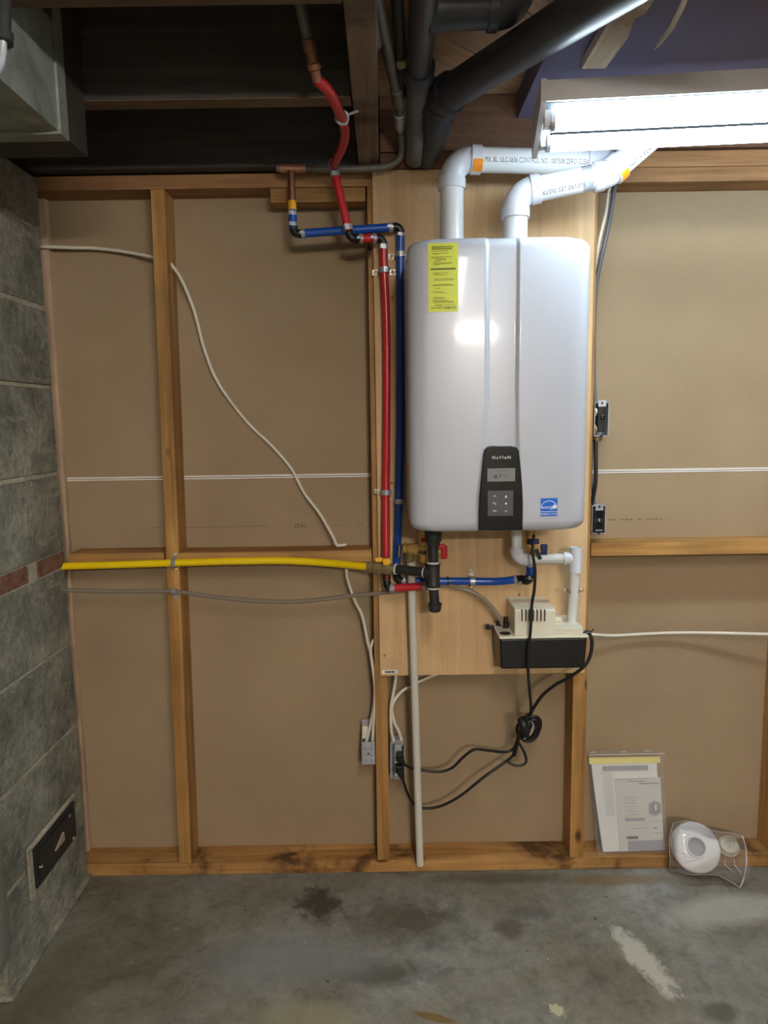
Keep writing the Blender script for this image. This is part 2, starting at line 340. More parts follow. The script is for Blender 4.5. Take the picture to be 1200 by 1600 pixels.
class MB:
    def __init__(s): s.v = []; s.f = []
    def add(s, vs, fs):
        k = len(s.v); s.v += [V(p) for p in vs]; s.f += [tuple(i+k for i in f) for f in fs]; return s
    def box(s, x0, x1, y0, y1, z0, z1):
        return s.add([(x0, y0, z0), (x1, y0, z0), (x1, y1, z0), (x0, y1, z0), (x0, y0, z1), (x1, y0, z1), (x1, y1, z1), (x0, y1, z1)],
                     [(0, 3, 2, 1), (4, 5, 6, 7), (0, 1, 5, 4), (1, 2, 6, 5), (2, 3, 7, 6), (3, 0, 4, 7)])
    def obox(s, c, a, b, d):
        c, a, b, d = V(c), V(a), V(b), V(d)
        if a.cross(b).dot(d) < 0: a = -a
        vs = [c+a*i+b*j+d*k for k in (-1, 1) for (i, j) in ((-1, -1), (1, -1), (1, 1), (-1, 1))]
        return s.add(vs, [(0, 3, 2, 1), (4, 5, 6, 7), (0, 1, 5, 4), (1, 2, 6, 5), (2, 3, 7, 6), (3, 0, 4, 7)])
    def beam(s, p0, p1, wv, hv):
        """box from p0 to p1 with half cross vectors"""
        p0, p1 = V(p0), V(p1); return s.obox((p0+p1)/2, (p1-p0)/2, wv, hv)
    def tube(s, pts, r, n=14, sub=0, caps=True, flat=None):
        n0 = len(pts)
        pts = catmull(pts, sub) if sub else [V(p) for p in pts]
        rs = r if hasattr(r, '__len__') else [r]*len(pts)
        if len(rs) == n0 and len(pts) > n0:
            rs = [rs[min(int(i/sub), n0-1)]*(1-(i/sub) % 1)+rs[min(int(i/sub)+1, n0-1)]*((i/sub) % 1) for i in range(len(pts))]
        t0 = (pts[1]-pts[0]).normalized(); nn, bb = frame(t0); rings = []
        for i, p in enumerate(pts):
            t = (pts[min(i+1, len(pts)-1)]-pts[max(i-1, 0)])
            if t.length < 1e-9: t = t0
            t = t.normalized()
            q = t0.rotation_difference(t); nn = q @ nn; t0 = t
            nn = (nn - t*nn.dot(t)).normalized(); bb = t.cross(nn)
            f = flat or 1.0
            rings.append([p+nn*(rs[i]*math.cos(2*PI*k/n))+bb*(rs[i]*f*math.sin(2*PI*k/n)) for k in range(n)])
        vs = [p for r_ in rings for p in r_]; fs = []
        for i in range(len(rings)-1):
            for k in range(n):
                fs.append((i*n+k, i*n+(k+1) % n, (i+1)*n+(k+1) % n, (i+1)*n+k))
        if caps:
            fs.append(tuple(reversed(range(n)))); fs.append(tuple((len(rings)-1)*n+k for k in range(n)))
        return s.add(vs, fs)
    def lathe(s, o, d, prof, n=24, caps=True):
        o = V(o); d = V(d).normalized(); a, b = frame(d)
        vs = []; fs = []
        for (t, r) in prof: vs += [o+d*t+a*(r*math.cos(2*PI*k/n))+b*(r*math.sin(2*PI*k/n)) for k in range(n)]
        for i in range(len(prof)-1):
            for k in range(n): fs.append((i*n+k, i*n+(k+1) % n, (i+1)*n+(k+1) % n, (i+1)*n+k))
        if caps:
            fs.append(tuple(reversed(range(n)))); fs.append(tuple((len(prof)-1)*n+k for k in range(n)))
        return s.add(vs, fs)
    def cyl(s, p0, p1, r, n=20, r1=None):
        p0, p1 = V(p0), V(p1); return s.lathe(p0, p1-p0, [(0, r), ((p1-p0).length, r if r1 is None else r1)], n)
    def prism(s, poly, off):
        n = len(poly); off = V(off); a = [V(p) for p in poly]
        nm = V((0, 0, 0))
        for i in range(n): nm += a[i].cross(a[(i+1) % n])
        if nm.dot(off) > 0: a.reverse()
        vs = a+[p+off for p in a]
        fs = [tuple(range(n)), tuple(reversed(range(n, 2*n)))]+[(i, i+n, (i+1) % n+n, (i+1) % n) for i in range(n)]
        return s.add(vs, fs)
    def build(s, name, mat, parent=None, bevel=0.0, segs=2, ang=38, kind=None):
        me = bpy.data.meshes.new(name); me.from_pydata([tuple(p) for p in s.v], [], s.f); me.update()
        bm = bmesh.new(); bm.from_mesh(me)
        bmesh.ops.recalc_face_normals(bm, faces=bm.faces)
        if bevel:
            ed = [e for e in bm.edges if len(e.link_faces) == 2 and e.calc_face_angle(0) > math.radians(30)]
            bmesh.ops.bevel(bm, geom=ed, offset=bevel, segments=segs, profile=0.5, affect='EDGES', clamp_overlap=True)
        bm.to_mesh(me); bm.free()
        me.polygons.foreach_set('use_smooth', [True]*len(me.polygons)); me.set_sharp_from_angle(angle=math.radians(ang))
        me.materials.append(mat)
        o = bpy.data.objects.new(name, me); COL.objects.link(o)
        if parent is not None: o.parent = parent
        if kind: o['kind'] = kind
        if bevel:
            wn = o.modifiers.new('weighted_normal', 'WEIGHTED_NORMAL'); wn.keep_sharp = True
        return o
def tag(o, label, cat, group=None):
    o['label'] = label; o['category'] = cat
    if group: o['group'] = group
    return o
def thing(name, label, cat, group=None):
    o = bpy.data.objects.new(name, None); COL.objects.link(o); o.empty_display_size = 0.05
    return tag(o, label, cat, group)
def bx(name, mat, parent, x0, x1, y0, y1, z0, z1, bevel=0.0015): return MB().box(x0, x1, y0, y1, z0, z1).build(name, mat, parent, bevel)

def elbow(name, mat, parent, p0, c, p1, r, R, hub=0.0, hr=None):
    """arc with two hubs; returns the two outer ends"""
    arc = arcpath(p0, c, p1, R, 10); m = MB(); m.tube(arc, r, 20)
    a = (V(p0)-V(c)).normalized(); b = (V(p1)-V(c)).normalized()
    if hub:
        for st, d in ((arc[0], a), (arc[-1], b)):
            m.lathe(st-d*0.004, d, [(0, r), (0.001, hr), (hub, hr), (hub, r*0.8)], 22)
    m.build(name, mat, parent)
    return arc[0]+a*hub, arc[-1]+b*hub
def ring(parent, p, d, r, mat=None, wid=0.008, name='crimp_ring', ear=True):
    d = V(d).normalized(); m = MB(); m.lathe(V(p)-d*wid/2, d, [(0, r), (0, r+0.0016), (wid, r+0.0016), (wid, r)], 18)
    if ear:
        m.obox(V(p)+V((-0.3, -0.95, 0)).normalized()*(r+0.002), d*(wid*0.5), V((0.0035, 0, 0)) if abs(d.x) < 0.8 else V((0, 0, 0.0035)), V((0, -0.003, 0)))
    return m.build(name, mat or STEEL, parent)
def strap(parent, p, d, r, back, wid=0.014, ears=0.02, mat=None, name='pipe_strap'):
    """half clamp around a pipe along d, fixed to a face behind it (towards +Y) at distance back"""
    d = V(d).normalized(); y = V((0, 1, 0)); s = d.cross(y).normalized(); m = MB(); t = 0.0018
    arc = []
    for k in range(11):
        a = PI*k/10; arc.append(s*(math.cos(a)*(r+t)) - y*(math.sin(a)*(r+t)))
    path = [s*(r+t+ears)+y*(back-0.001), s*(r+t)+y*(back-0.001)]+arc+[-s*(r+t)+y*(back-0.001), -s*(r+t+ears)+y*(back-0.001)]
    vs = []; fs = []
    for q in path:
        for e in (-1, 1):
            vs.append(V(p)+q+d*(e*wid/2))
    off = []
    for i, q in enumerate(path):
        off.append((q.normalized()*t) if 2 <= i < len(path)-2 else -y*t)
    n = len(path)
    vs2 = []
    for i, q in enumerate(path):
        for e in (-1, 1): vs2.append(V(p)+q+off[i]+d*(e*wid/2))
    for i in range(n-1):
        fs.append((2*i, 2*i+1, 2*i+3, 2*i+2)); k = 2*n
        fs.append((k+2*i, k+2*i+2, k+2*i+3, k+2*i+1))
        fs.append((2*i, 2*i+2, k+2*i+2, k+2*i)); fs.append((2*i+1, k+2*i+1, k+2*i+3, 2*i+3))
    m.add(vs+vs2, fs)
    o = m.build(name, mat or STEEL, parent)
    for e in (-1, 1):
        q = V(p)+s*(e*(r+t+ears*0.55))+y*(back-0.001)
        MB().lathe(q, -y, [(0, 0.0055), (0.003, 0.0055), (0.0045, 0.003)], 12).build('screw', BRASS, o)
    return o

def text_mesh(body, size, extrude=0.0, offset=0.0, align='LEFT', space=1.0):
    c = bpy.data.curves.new('txt', 'FONT'); c.body = body; c.size = size; c.extrude = extrude; c.offset = offset
    c.align_x = align; c.align_y = 'CENTER'; c.space_character = space; c.resolution_u = 3
    o = bpy.data.objects.new('txt', c); COL.objects.link(o)
    dg = bpy.context.evaluated_depsgraph_get(); e = o.evaluated_get(dg); me = e.to_mesh()
    vs = [v.co.copy() for v in me.vertices]; fs = [tuple(p.vertices) for p in me.polygons]
    e.to_mesh_clear(); bpy.data.objects.remove(o); bpy.data.curves.remove(c)
    return vs, fs
def lettering(name, mat, parent, body, size, fn, align='LEFT', offset=0.0, space=1.0):
    vs, fs = text_mesh(body, size, 0.0, offset, align, space)
    m = MB(); m.add([fn(p.x, p.y) for p in vs], fs)
    me = bpy.data.meshes.new(name); me.from_pydata([tuple(p) for p in m.v], [], m.f); me.materials.append(mat)
    o = bpy.data.objects.new(name, me); COL.objects.link(o); o.parent = parent; return o
def quads(name, mat, parent, rects, fn, nx=1):
    m = MB()
    for (u0, u1, v0, v1) in rects:
        vs = []; fs = []
        for i in range(nx+1):
            u = u0+(u1-u0)*i/nx; vs += [fn(u, v0), fn(u, v1)]
            if i: k = 2*i; fs.append((k-2, k, k+1, k-1))
        m.add(vs, fs)
    me = bpy.data.meshes.new(name); me.from_pydata([tuple(p) for p in m.v], [], m.f); me.materials.append(mat)
    o = bpy.data.objects.new(name, me); COL.objects.link(o); o.parent = parent; return o
def pipe_text(name, mat, parent, body, size, o, d, up, r, ang=0.0, flip=False, fit=None):
    """text wrapped on a pipe: starts at o, runs along d; ang turns it round the pipe, measured from the side that faces -Y"""
    d = V(d).normalized(); face = V((0, -1, 0)); face = (face-d*face.dot(d)).normalized(); upv = face.cross(d)
    if upv.dot(V(up)) < 0: upv = -upv
    kx = 1.0
    if fit: kx = fit/max(p.x for p in text_mesh(body, size)[0])
    def fn(x, y):
        x *= kx
        if flip: x, y = -x, -y
        a = ang+y/r; return V(o)+d*x+face*((r+0.0004)*math.cos(a))+upv*((r+0.0004)*math.sin(a))
    return lettering(name, mat, parent, body, size, fn)

# ================================================================== SETTING
LW = -0.935                      # face of the block pier
DJX = PZ(92, 205, 1.96).x+0.008
JB = 2.079; SUBZ = 2.266         # joist bottoms, underside of the subfloor
floor = MB().box(-2.4, 2.6, -5.0, 0.25, -0.12, 0.0).build('floor', FLOOR); floor['kind'] = 'structure'; floor['label'] = 'stained grey concrete basement floor'
wb = MB().box(-2.4, 2.6, 0.103, 0.25, 0.0, SUBZ).build('wall_back', DRYWALL); wb['kind'] = 'structure'; wb['label'] = 'open stud wall backed with tan drywall paper'
zt = 1.235
bx('drywall_sheet', DRYWALL, wb, -2.39, 2.59, 0.089, 0.1035, zt+0.006, 2.10, 0)
bx('drywall_sheet', DRYWALL, wb, -2.39, 2.59, 0.089, 0.1035, 0.03, zt-0.006, 0)
bx('drywall_edge', TAPE_W, wb, -2.39, 2.59, 0.0875, 0.103, zt-0.0052, zt-0.0008, 0.0003)
bx('drywall_edge', TAPE_W, wb, -2.39, 2.59, 0.0875, 0.103, zt+0.0008, zt+0.0062, 0.0003)
# studs, plates, blocking
def lean_stud(x0t, x0b, wd, mat, z0=0.041, z1=2.037):
    m = MB()
    vs = [(x0b, 0, z0), (x0b+wd, 0, z0), (x0b+wd, 0.0885, z0), (x0b, 0.0885, z0), (x0t, 0, z1), (x0t+wd, 0, z1), (x0t+wd, 0.0885, z1), (x0t, 0.0885, z1)]
    m.add(vs, [(0, 3, 2, 1), (4, 5, 6, 7), (0, 1, 5, 4), (1, 2, 6, 5), (2, 3, 7, 6), (3, 0, 4, 7)])
    return m.build('stud', mat, wb, 0.0015)
xt_ = P(75, 380, 0.066).x; xb_ = P(138, 1310, 0.066).x
m = MB(); vs_ = []
for (z_, x_) in ((0.041, xb_+(xb_-xt_)*0.03), (2.037, xt_-(xb_-xt_)*0.08)):
    vs_ += [(x_-0.09, 0.066, z_), (x_, 0.066, z_), (x_, 0.0885, z_), (x_-0.09, 0.0885, z_)]
m.add(vs_, [(0, 3, 2, 1), (4, 5, 6, 7), (0, 1, 5, 4), (1, 2, 6, 5), (2, 3, 7, 6), (3, 0, 4, 7)]); m.build('furring_strip', W_PALE, wb, 0.001)
lean_stud(-0.629, -0.654, 0.038, W_STUDZ)
lean_stud(-0.034, -0.036, 0.038, W_STUDZ)
lean_stud(0.560, 0.562, 0.042, W_STUDZ)
lean_stud(1.186, 1.190, 0.038, W_STUDZ)
lean_stud(1.75, 1.75, 0.038, W_STUDZ); lean_stud(-1.56, -1.56, 0.038, W_STUDZ)
bx('bottom_plate', W_PLATE, wb, -2.38, 2.58, 0.0, 0.0885, 0.001, 0.041, 0.002)
bx('top_plate', W_TOP, wb, -2.38, 2.58, 0.0, 0.0885, 2.037, 2.075, 0.002)
bx('top_plate', W_TOP, wb, 0.62, 2.58, 0.0, 0.0885, 2.076, 2.118, 0.002)
bx('blocking', W_STUDX, wb, -0.928, -0.648, 0.0, 0.0885, 0.988, 1.024, 0.002)
bx('blocking', W_STUDX, wb, -0.605, -0.038, 0.0, 0.0885, 0.986, 1.022, 0.002)
bx('blocking', W_STUDX, wb, 0.606, 1.186, 0.0, 0.0885, 0.993, 1.031, 0.002)
bx('blocking', W_STUDX, wb, -0.30, -0.038, 0.002, 0.06, 1.998, 2.036, 0.002)
# print on the drywall paper
dw = lambda px, py: P(px, py, 0.0886)
def dwtext(body, px, py, size, mat):
    o = dw(px, py)
    lettering('wall_print', mat, wb, body, size, lambda x, y: V((o.x-x, 0.0886, o.z-y)))
dwtext('14:57', 480, 821, 0.018, INK_DARKB)
o_ = dw(210, 825); quads('wall_print', INK_FAINT, wb, [(0.012*k, 0.012*k+0.009, -0.0015, 0.0015) for k in range(4, 34)], lambda u, v: V((o_.x+u, 0.0887, o_.z+v)))
o2_ = dw(520, 821); quads('wall_print', INK_FAINT, wb, [(0.012*k, 0.012*k+0.006, -0.002, 0.002) for k in (0, 1, 2, 3, 6, 7, 10, 11)], lambda u, v: V((o2_.x+u, 0.0887, o2_.z+v)))
o3_ = dw(950, 812); quads('wall_print', INK_FAINT, wb, [(0.013*k, 0.013*k+0.010, -0.0025, 0.0025) for k in (0, 1, 3, 4, 5, 7, 9, 10, 11, 12)], lambda u, v: V((o3_.x+u, 0.0887, o3_.z+v)))

# block pier at the left
wl = MB().box(-1.33, LW-0.007, -0.469, -0.008, 0.0, 2.07).build('wall_left', MORTAR); wl['kind'] = 'structure'; wl['label'] = 'grey concrete block pier with a band of red brick'
cs = [0.0, 0.045, 0.255, 0.497, 0.752, 0.975]
courses = [(0.002, 0.250), (0.260, 0.497), (0.507, 0.750), (0.758, 0.982)]
courses += [(1.038, 1.255), (1.265, 1.500), (1.508, 1.716), (1.726, 1.93), (1.938, 2.068)]
def block(x0, x1, y0, y1, z0, z1, mat, nm, bev=0.007):
    j = lambda: random.uniform(-0.0025, 0.0025)
    m = MB().box(x0, x1+j(), y0+j(), y1, z0+j()*0.5, z1+j()*0.5); return m.build(nm, mat, wl, bev, 2)
for (z0, z1) in courses:
    if z1 < 0.5:
        pass
    block(-1.12, LW, -0.475, -0.004, z0, z1, BLOCK, 'concrete_block', 0.008)
    block(-1.33, -1.128, -0.475, -0.004, z0, z1, BLOCK, 'concrete_block')
yy = [-0.004, -0.215, -0.225, -0.43, -0.44, -0.475]
block(-1.05, LW-0.002, -0.165, -0.004, 0.988, 1.033, BRICK, 'brick', 0.004)
block(-1.05, LW-0.003, -0.355, -0.215, 0.988, 1.033, BRICK, 'brick', 0.004)
block(-1.05, LW-0.003, -0.475, -0.385, 0.988, 1.033, BRICK, 'brick', 0.004)
MB().box(-1.34, LW+0.012, -0.487, -0.004, 0.0, 0.016).build('footing', BLOCK, wl, 0.007, 2)

# rest of the room, behind and beside the camera
for nm, b_ in (('wall_far_left', (-2.5, -2.4, -5.0, 0.25)), ('wall_right', (2.6, 2.7, -5.0, 0.25)), ('wall_rear', (-2.5, 2.7, -5.1, -5.0))):
    o = MB().box(b_[0], b_[1], b_[2], b_[3], 0, 2.45).build(nm, WALLP); o['kind'] = 'structure'; o['label'] = 'painted concrete basement wall '+{'wall_far_left': 'left of the block pier', 'wall_right': 'right of the viewer', 'wall_rear': 'behind the viewer'}[nm]

# ceiling
ce = MB().box(-2.5, 2.7, -5.1, 0.25, SUBZ+0.022, SUBZ+0.06).build('ceiling', W_SUB); ce['kind'] = 'structure'; ce['label'] = 'underside of a wooden floor with diagonal boards and joists'
dx = V((0.745, 0.667, 0)); dn = V((0.667, -0.745, 0))
bm_ = MB().obox((0, 0, 0), (0.9, 0, 0), (0, 0.0935, 0), (0, 0, 0.0105)).build('subfloor_board', W_SUB, ce, 0.002)
bm_.matrix_world = Matrix(((dx.x, -dn.x, 0, 0), (dx.y, -dn.y, 0, 0), (0, 0, 1, 0), (0, 0, 0, 1)))
s0 = V((0.112, -0.331, 0)).dot(dn)
for k in range(-4, 6):
    o = bm_ if k == -4 else bm_.copy()
    if k != -4: COL.objects.link(o); o.parent = ce
    off = s0+(k+0.5)*0.190; c = dn*off+dx*(V((0.15, -0.35, 0)).dot(dx))
    mw = bm_.matrix_world.copy(); mw.translation = (c.x, c.y, SUBZ+0.0105); o.matrix_world = mw
for (ya, yb) in ((-0.445, -0.400), (-0.83, -0.785), (-1.24, -1.20), (-1.65, -1.61), (-2.3, -2.26), (-2.7, -2.66), (-3.1, -3.06), (-3.5, -3.46), (-3.9, -3.86), (-4.3, -4.26), (-4.7, -4.66)):
    xa = -2.38 if ya < -1.8 else (DJX if ya < -0.45 else -0.93)
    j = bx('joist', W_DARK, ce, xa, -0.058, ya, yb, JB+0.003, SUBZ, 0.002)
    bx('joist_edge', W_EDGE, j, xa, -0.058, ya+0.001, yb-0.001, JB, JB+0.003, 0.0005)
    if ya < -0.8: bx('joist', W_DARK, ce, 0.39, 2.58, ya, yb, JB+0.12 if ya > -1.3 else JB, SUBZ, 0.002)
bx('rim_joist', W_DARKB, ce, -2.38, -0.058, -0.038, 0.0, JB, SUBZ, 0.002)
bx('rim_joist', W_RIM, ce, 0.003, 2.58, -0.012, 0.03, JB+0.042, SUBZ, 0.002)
bx('rim_joist', W_RIM, ce, 0.003, 0.612, -0.012, 0.03, JB-0.002, JB+0.040, 0.002)
bx('trimmer', W_TRIM, ce, -0.055, 0.0, -4.9, -0.002, JB, SUBZ, 0.003)
bx('ceiling_panel', W_SHEET, ce, 0.374, 2.58, -0.81, -0.014, 2.2, SUBZ, 0.002)
# torn lath under the dark panel
l0 = PZ(1000, -10, 2.17); l1 = PZ(925, 108, 2.17)
poly = []
for t, wd in ((0, 0.036), (0.25, 0.036), (0.3, 0.022), (0.42, 0.028), (0.55, 0.034), (0.8, 0.032), (1.0, 0.030)):
    poly.append(l0.lerp(l1, t)+V((wd, 0, 0)))
for t, wd in ((1.0, -0.024), (0.5, -0.026), (0.2, -0.028), (0, -0.026)): poly.append(l0.lerp(l1, t)+V((wd, 0, 0)))
tag(MB().prism(poly, (0, 0, 0.022)).build('wood_lath', W_LATH, None, 0.002), 'torn pale wooden lath on dark ceiling above the fluorescent light', 'wood strip')
tag(MB().tube([PZ(1078, -25, 2.185), PZ(1066, 10, 2.17), PZ(1050, 42, 2.15), PZ(1030, 68, 2.145), PZ(1023, 76, 2.15)], [0.006, 0.006, 0.0055, 0.0045, 0.002], 10).build('loose_cable', NM_WHITE),
    'short loose white cable end hanging from the dark ceiling panel', 'cable')

# ================================================================== DUCT, CONDUIT
dt = thing('air_duct', 'galvanised sheet metal air duct in the upper left corner', 'duct')
DZ = 1.96; DX = PZ(92, 205, DZ).x; DY = PZ(92, 205, DZ).y; DT = 2.255
MB().box(-1.25, DX, -1.75, DY, DZ, DT).build('duct_section', DUCT, dt, 0.002)
MB().box(-1.245, DX-0.004, DY+0.03, -0.452, DZ+0.004, DT).build('duct_section', DUCT_D, dt, 0.002)  # far section, its shade is in the darker steel colour
MB().box(-1.256, DX+0.005, DY-0.002, DY+0.036, DZ-0.006, DT).build('drive_cleat', DUCT, dt, 0.002)
q = PX(70, 20, DX); MB().box(DX, DX+0.003, q.y-0.05, DY, q.z, DT).build('seam_tape', DUCT_D, dt, 0.001)
cn = thing('conduit', 'thin steel conduit strapped to the side of the air duct', 'conduit')
CX_ = DX+0.024
c0 = PX(5, 58, CX_); c1 = PX(8, -60, CX_); c2 = PX(4, 88, CX_-0.002); c3 = PX(-6, 112, CX_-0.004); c4 = PX(-40, 128, CX_-0.006)
MB().tube([c1, c0], 0.011, 12).build('upper_tube', IRON, cn)
MB().tube([c0, c2, c3, c4], 0.0055, 12, 6).build('lower_tube', GALV, cn)
MB().lathe(c0+V((0, 0, -0.008)), c1-c0, [(0, 0.011), (0, 0.0145), (0.016, 0.0145), (0.016, 0.011)], 14).build('coupling', IRON, cn)
MB().obox(c0+V((-0.006, 0.02, 0.0)), (0.004, 0, 0), (0, 0.014, 0), (0, 0, 0.004)).build('clip', STEEL, cn, 0.001)

# ================================================================== CLEANOUT DOOR
ck = thing('cleanout_door', 'black cast iron cleanout door low on the block pier', 'access door')
z0, z1, y0, y1 = 0.190, 0.300, -0.325, -0.085
XF = LW
MB().box(XF, XF+0.010, y0, y1, z0, z1).build('frame', CAST, ck, 0.002)
MB().box(XF+0.010, XF+0.015, y0+0.016, y1-0.016, z0+0.014, z1-0.014).build('door_leaf', CAST, ck, 0.002)
MB().prism([(XF+0.015, -0.235, 0.238), (XF+0.015, -0.18, 0.236), (XF+0.015, -0.182, 0.262)], (0.006, 0, 0)).build('latch', plain('worn_latch_metal', rgb(150, 132, 114), 0.6, var=0.2), ck, 0.001)
for (a, b_) in ((y0+0.02, z0+0.05), (y1-0.03, z0+0.012), (y1-0.045, z1-0.02)):
    MB().lathe((XF+0.0095, a, b_), (1, 0, 0), [(0, 0.005), (0.006, 0.004)], 10).build('bolt', GALV, ck)
m = MB()
for (a, b_, c, d) in ((y0-0.026, y0-0.001, z0-0.02, z1+0.012), (y0-0.026, y1+0.02, z1+0.001, z1+0.016)):
    m.box(XF-0.002, XF+0.006, a, b_, c, d)
m.build('mortar_surround', MORTAR, ck, 0.004)

# grey tank just left of the pier
tk = thing('storage_tank', 'grey rounded metal tank beside the pier at the left edge', 'tank')
TR = 0.21; kx_ = P(18, 1480, 0).x/DIST; tc = V((kx_*(DIST-0.72)-TR*math.sqrt(1+kx_*kx_), -0.72, 0))
tz0 = P(8, 1577, -0.72).z
prof = [(0.006, 0.02), (0.006, TR-0.09)]+[(0.006+0.09*(1-math.cos(a)), TR-0.09+0.09*math.sin(a)) for a in [PI/2*k/8 for k in range(1, 9)]]
prof += [(0.6, TR), (1.05, TR), (1.11, TR-0.03), (1.15, TR-0.1), (1.16, 0.02)]
MB().lathe(tc+V((0, 0, tz0)), (0, 0, 1), prof, 48).build('shell', TANK_G, tk)
for k in range(3):
    an = 1.2+2*PI*k/3; lp = tc+V((math.cos(an), math.sin(an), 0))*(TR-0.075)
    MB().cyl(lp, lp+V((0, 0, tz0+0.03)), 0.014, 12).build('leg', IRON, tk)
MB().lathe(tc+V((0, 0, tz0)), (0, 0, 1), [(0.598, TR), (0.598, TR+0.002), (0.606, TR+0.002), (0.606, TR)], 48).build('seam', IRON, tk)

# ================================================================== PLYWOOD BOARD
pb = thing('plywood_board', 'pale plywood backing board fixed behind the white water heater', 'board')
PYF = -0.018
a0 = P(583, 262, PYF); a1 = P(592, 1055, PYF); b0_ = P(930, 262, PYF); b1_ = P(914, 1052, PYF)
PX0 = -0.019; PX1 = 0.590; PZ0 = P(600, 1056, PYF).z; PZ1 = 2.073
bx('sheet', PLY, pb, PX0, PX1, PYF, -0.0005, PZ0, PZ1, 0.001)
q = P(597, 1053, PYF); lb = lambda u, v: V((q.x+u, PYF-0.0006, q.z+v))
quads('barcode_label', PAPER, pb, [(0, 0.046, 0, 0.012)], lb)
quads('barcode', INK, pb, [(0.008+0.0028*k, 0.0095+0.0028*k+0.0008*(k % 3), 0.003, 0.009) for k in range(11)], lambda u, v: lb(u, v)-V((0, 0.0004, 0)))
for (px, py) in ((601, 1024), (613, 466), (612, 755), (811, 929)):
    s_ = P(px, py, PYF); MB().lathe((s_.x, PYF, s_.z), (0, -1, 0), [(0, 0.004), (0.001, 0.004), (0.0012, 0.001)], 10).build('screw', RUST, pb)

# ================================================================== WATER HEATER
wh = thing('water_heater', 'white wall mounted tankless water heater on the plywood board', 'water heater')
HC = 0.2775; HW = 0.2145; HZ0 = 1.128; HZ1 = 1.8135; HYB = -0.030; HYF = -0.362
gxl = lambda z: P(765, 500, HYF).x - HC - (0.022*max(0.0, min(1.0, (1.46-z)/0.25))**1.6)
gxr = lambda z: P(806, 500, HYF).x - HC + (0.009*max(0.0, min(1.0, (1.46-z)/0.25))**1.6)
def smooth(t): t = max(0, min(1, t)); return t*t*(3-2*t)
def front_y(x, z):     # x measured from HC
    y = HYF + 0.010*(abs(x)/HW)**2.5
    gl, gr = gxl(z), gxr(z); wv = 0.010
    g = smooth((x-gl+wv)/wv)*(1-smooth((x-gr)/wv))
    return y + 0.0065*g
def row(z):
    r = 0.026; dz = min(z-HZ0, HZ1-z); ins = 0.0
    if dz < r: ins = r-math.sqrt(max(0, r*r-(r-dz)**2))
    hw = HW-ins; rc = 0.036; pts = [(-hw, HYB), (-hw, HYB-0.12), (-hw, HYF+0.010+rc+ins)]
    for k in range(1, 9):
        a = PI/2*k/9; pts.append((-hw+rc*(1-math.cos(a)), HYF+0.010+ins+rc*(1-math.sin(a))-0.0025*math.sin(a)))
    gl, gr = gxl(z), gxr(z); xs = []
    L = -hw+rc
    xs += [L+(gl-0.012-L)*k/12 for k in range(13)]
    xs += [gl-0.010+0.010*k/6 for k in range(7)]
    xs += [gl+0.002+(gr-gl-0.004)*k/6 for k in range(7)]
    xs += [gr+0.010*k/6 for k in range(7)]
    Rr = hw-rc
    xs += [gr+0.012+(Rr-gr-0.012)*k/12 for k in range(13)]
    for x in xs: pts.append((x, front_y(x, z)+ins*0.8))
    for k in range(8, 0, -1):
        a = PI/2*k/9; pts.append((hw-rc*(1-math.cos(a)), HYF+0.010+ins+rc*(1-math.sin(a))-0.0025*math.sin(a)))
    pts += [(hw, HYF+0.010+rc+ins), (hw, HYB-0.12), (hw, HYB)]
    return [V((HC+x, y, z)) for x, y in pts]
zs = [HZ0+0.026*(1-math.cos(PI/2*k/7)) for k in range(8)]
zs += [HZ0+0.026+(HZ1-HZ0-0.052)*k/22 for k in range(1, 22)]
zs += [HZ1-0.026*(1-math.cos(PI/2*k/7)) for k in range(7, -1, -1)]
rows = [row(z) for z in zs]; n = len(rows[0]); m = MB(); fs = []
for i in range(len(rows)-1):
    for k in range(n-1): fs.append((i*n+k, i*n+k+1, (i+1)*n+k+1, (i+1)*n+k))
    fs.append((i*n+n-1, i*n, (i+1)*n, (i+1)*n+n-1))
fs.append(tuple(reversed(range(n)))); fs.append(tuple((len(rows)-1)*n+k for k in range(n)))
m.add([p for r_ in rows for p in r_], fs); m.build('cover', WHITE_SHELL, wh, ang=50)
# wall bracket
MB().box(HC-0.16, HC+0.16, -0.030, -0.0185, HZ1-0.06, HZ1+0.02).build('mounting_bracket', GALV, wh, 0.002)
# control panel
pz0 = HZ0-0.004; ppx = lambda px, py: P(px, py, HYF-0.004)
pts2 = [(748, 829), (748, 800), (749, 775), (752, 745), (755, 715), (757, 703), (762, 697.5), (770, 696.5), (798, 696.5), (807, 698), (811, 704), (814, 730), (816.5, 760), (817.5, 790), (817, 829)]
poly = [ppx(*p) for p in pts2]
m = MB(); m.prism([V((p.x, HYF-0.0045, p.z)) for p in poly], (0, 0.016, 0)); cpn = m.build('control_panel', BLACK_GLOSS, wh, 0.003, 3)
fy = HYF-0.0050
def pr(px, py): p = P(px, py, fy); return p
def panel_rect(name, mat, x0, y0, x1, y1, dy=0.0004):
    a = P(x0, y1, fy); b_ = P(x1, y0, fy)
    return MB().box(a.x, b_.x, fy-dy, fy+0.0006, a.z, b_.z).build(name, mat, cpn, 0.0002)
panel_rect('display_screen', LCD, 761.5, 731.5, 805, 752.5)
panel_rect('keypad', DARKGREY, 762, 766.5, 802, 806.5)
q0 = pr(783.5, 715)
flat = lambda o, dy: (lambda x, y: V((o.x+x, fy-dy, o.z+y)))
lettering('brand_lettering', INK_WHITE, cpn, 'NaVIeN', 0.0106, flat(q0, 0.0006), 'CENTER', 0.00008, 1.36)
ins_ = []
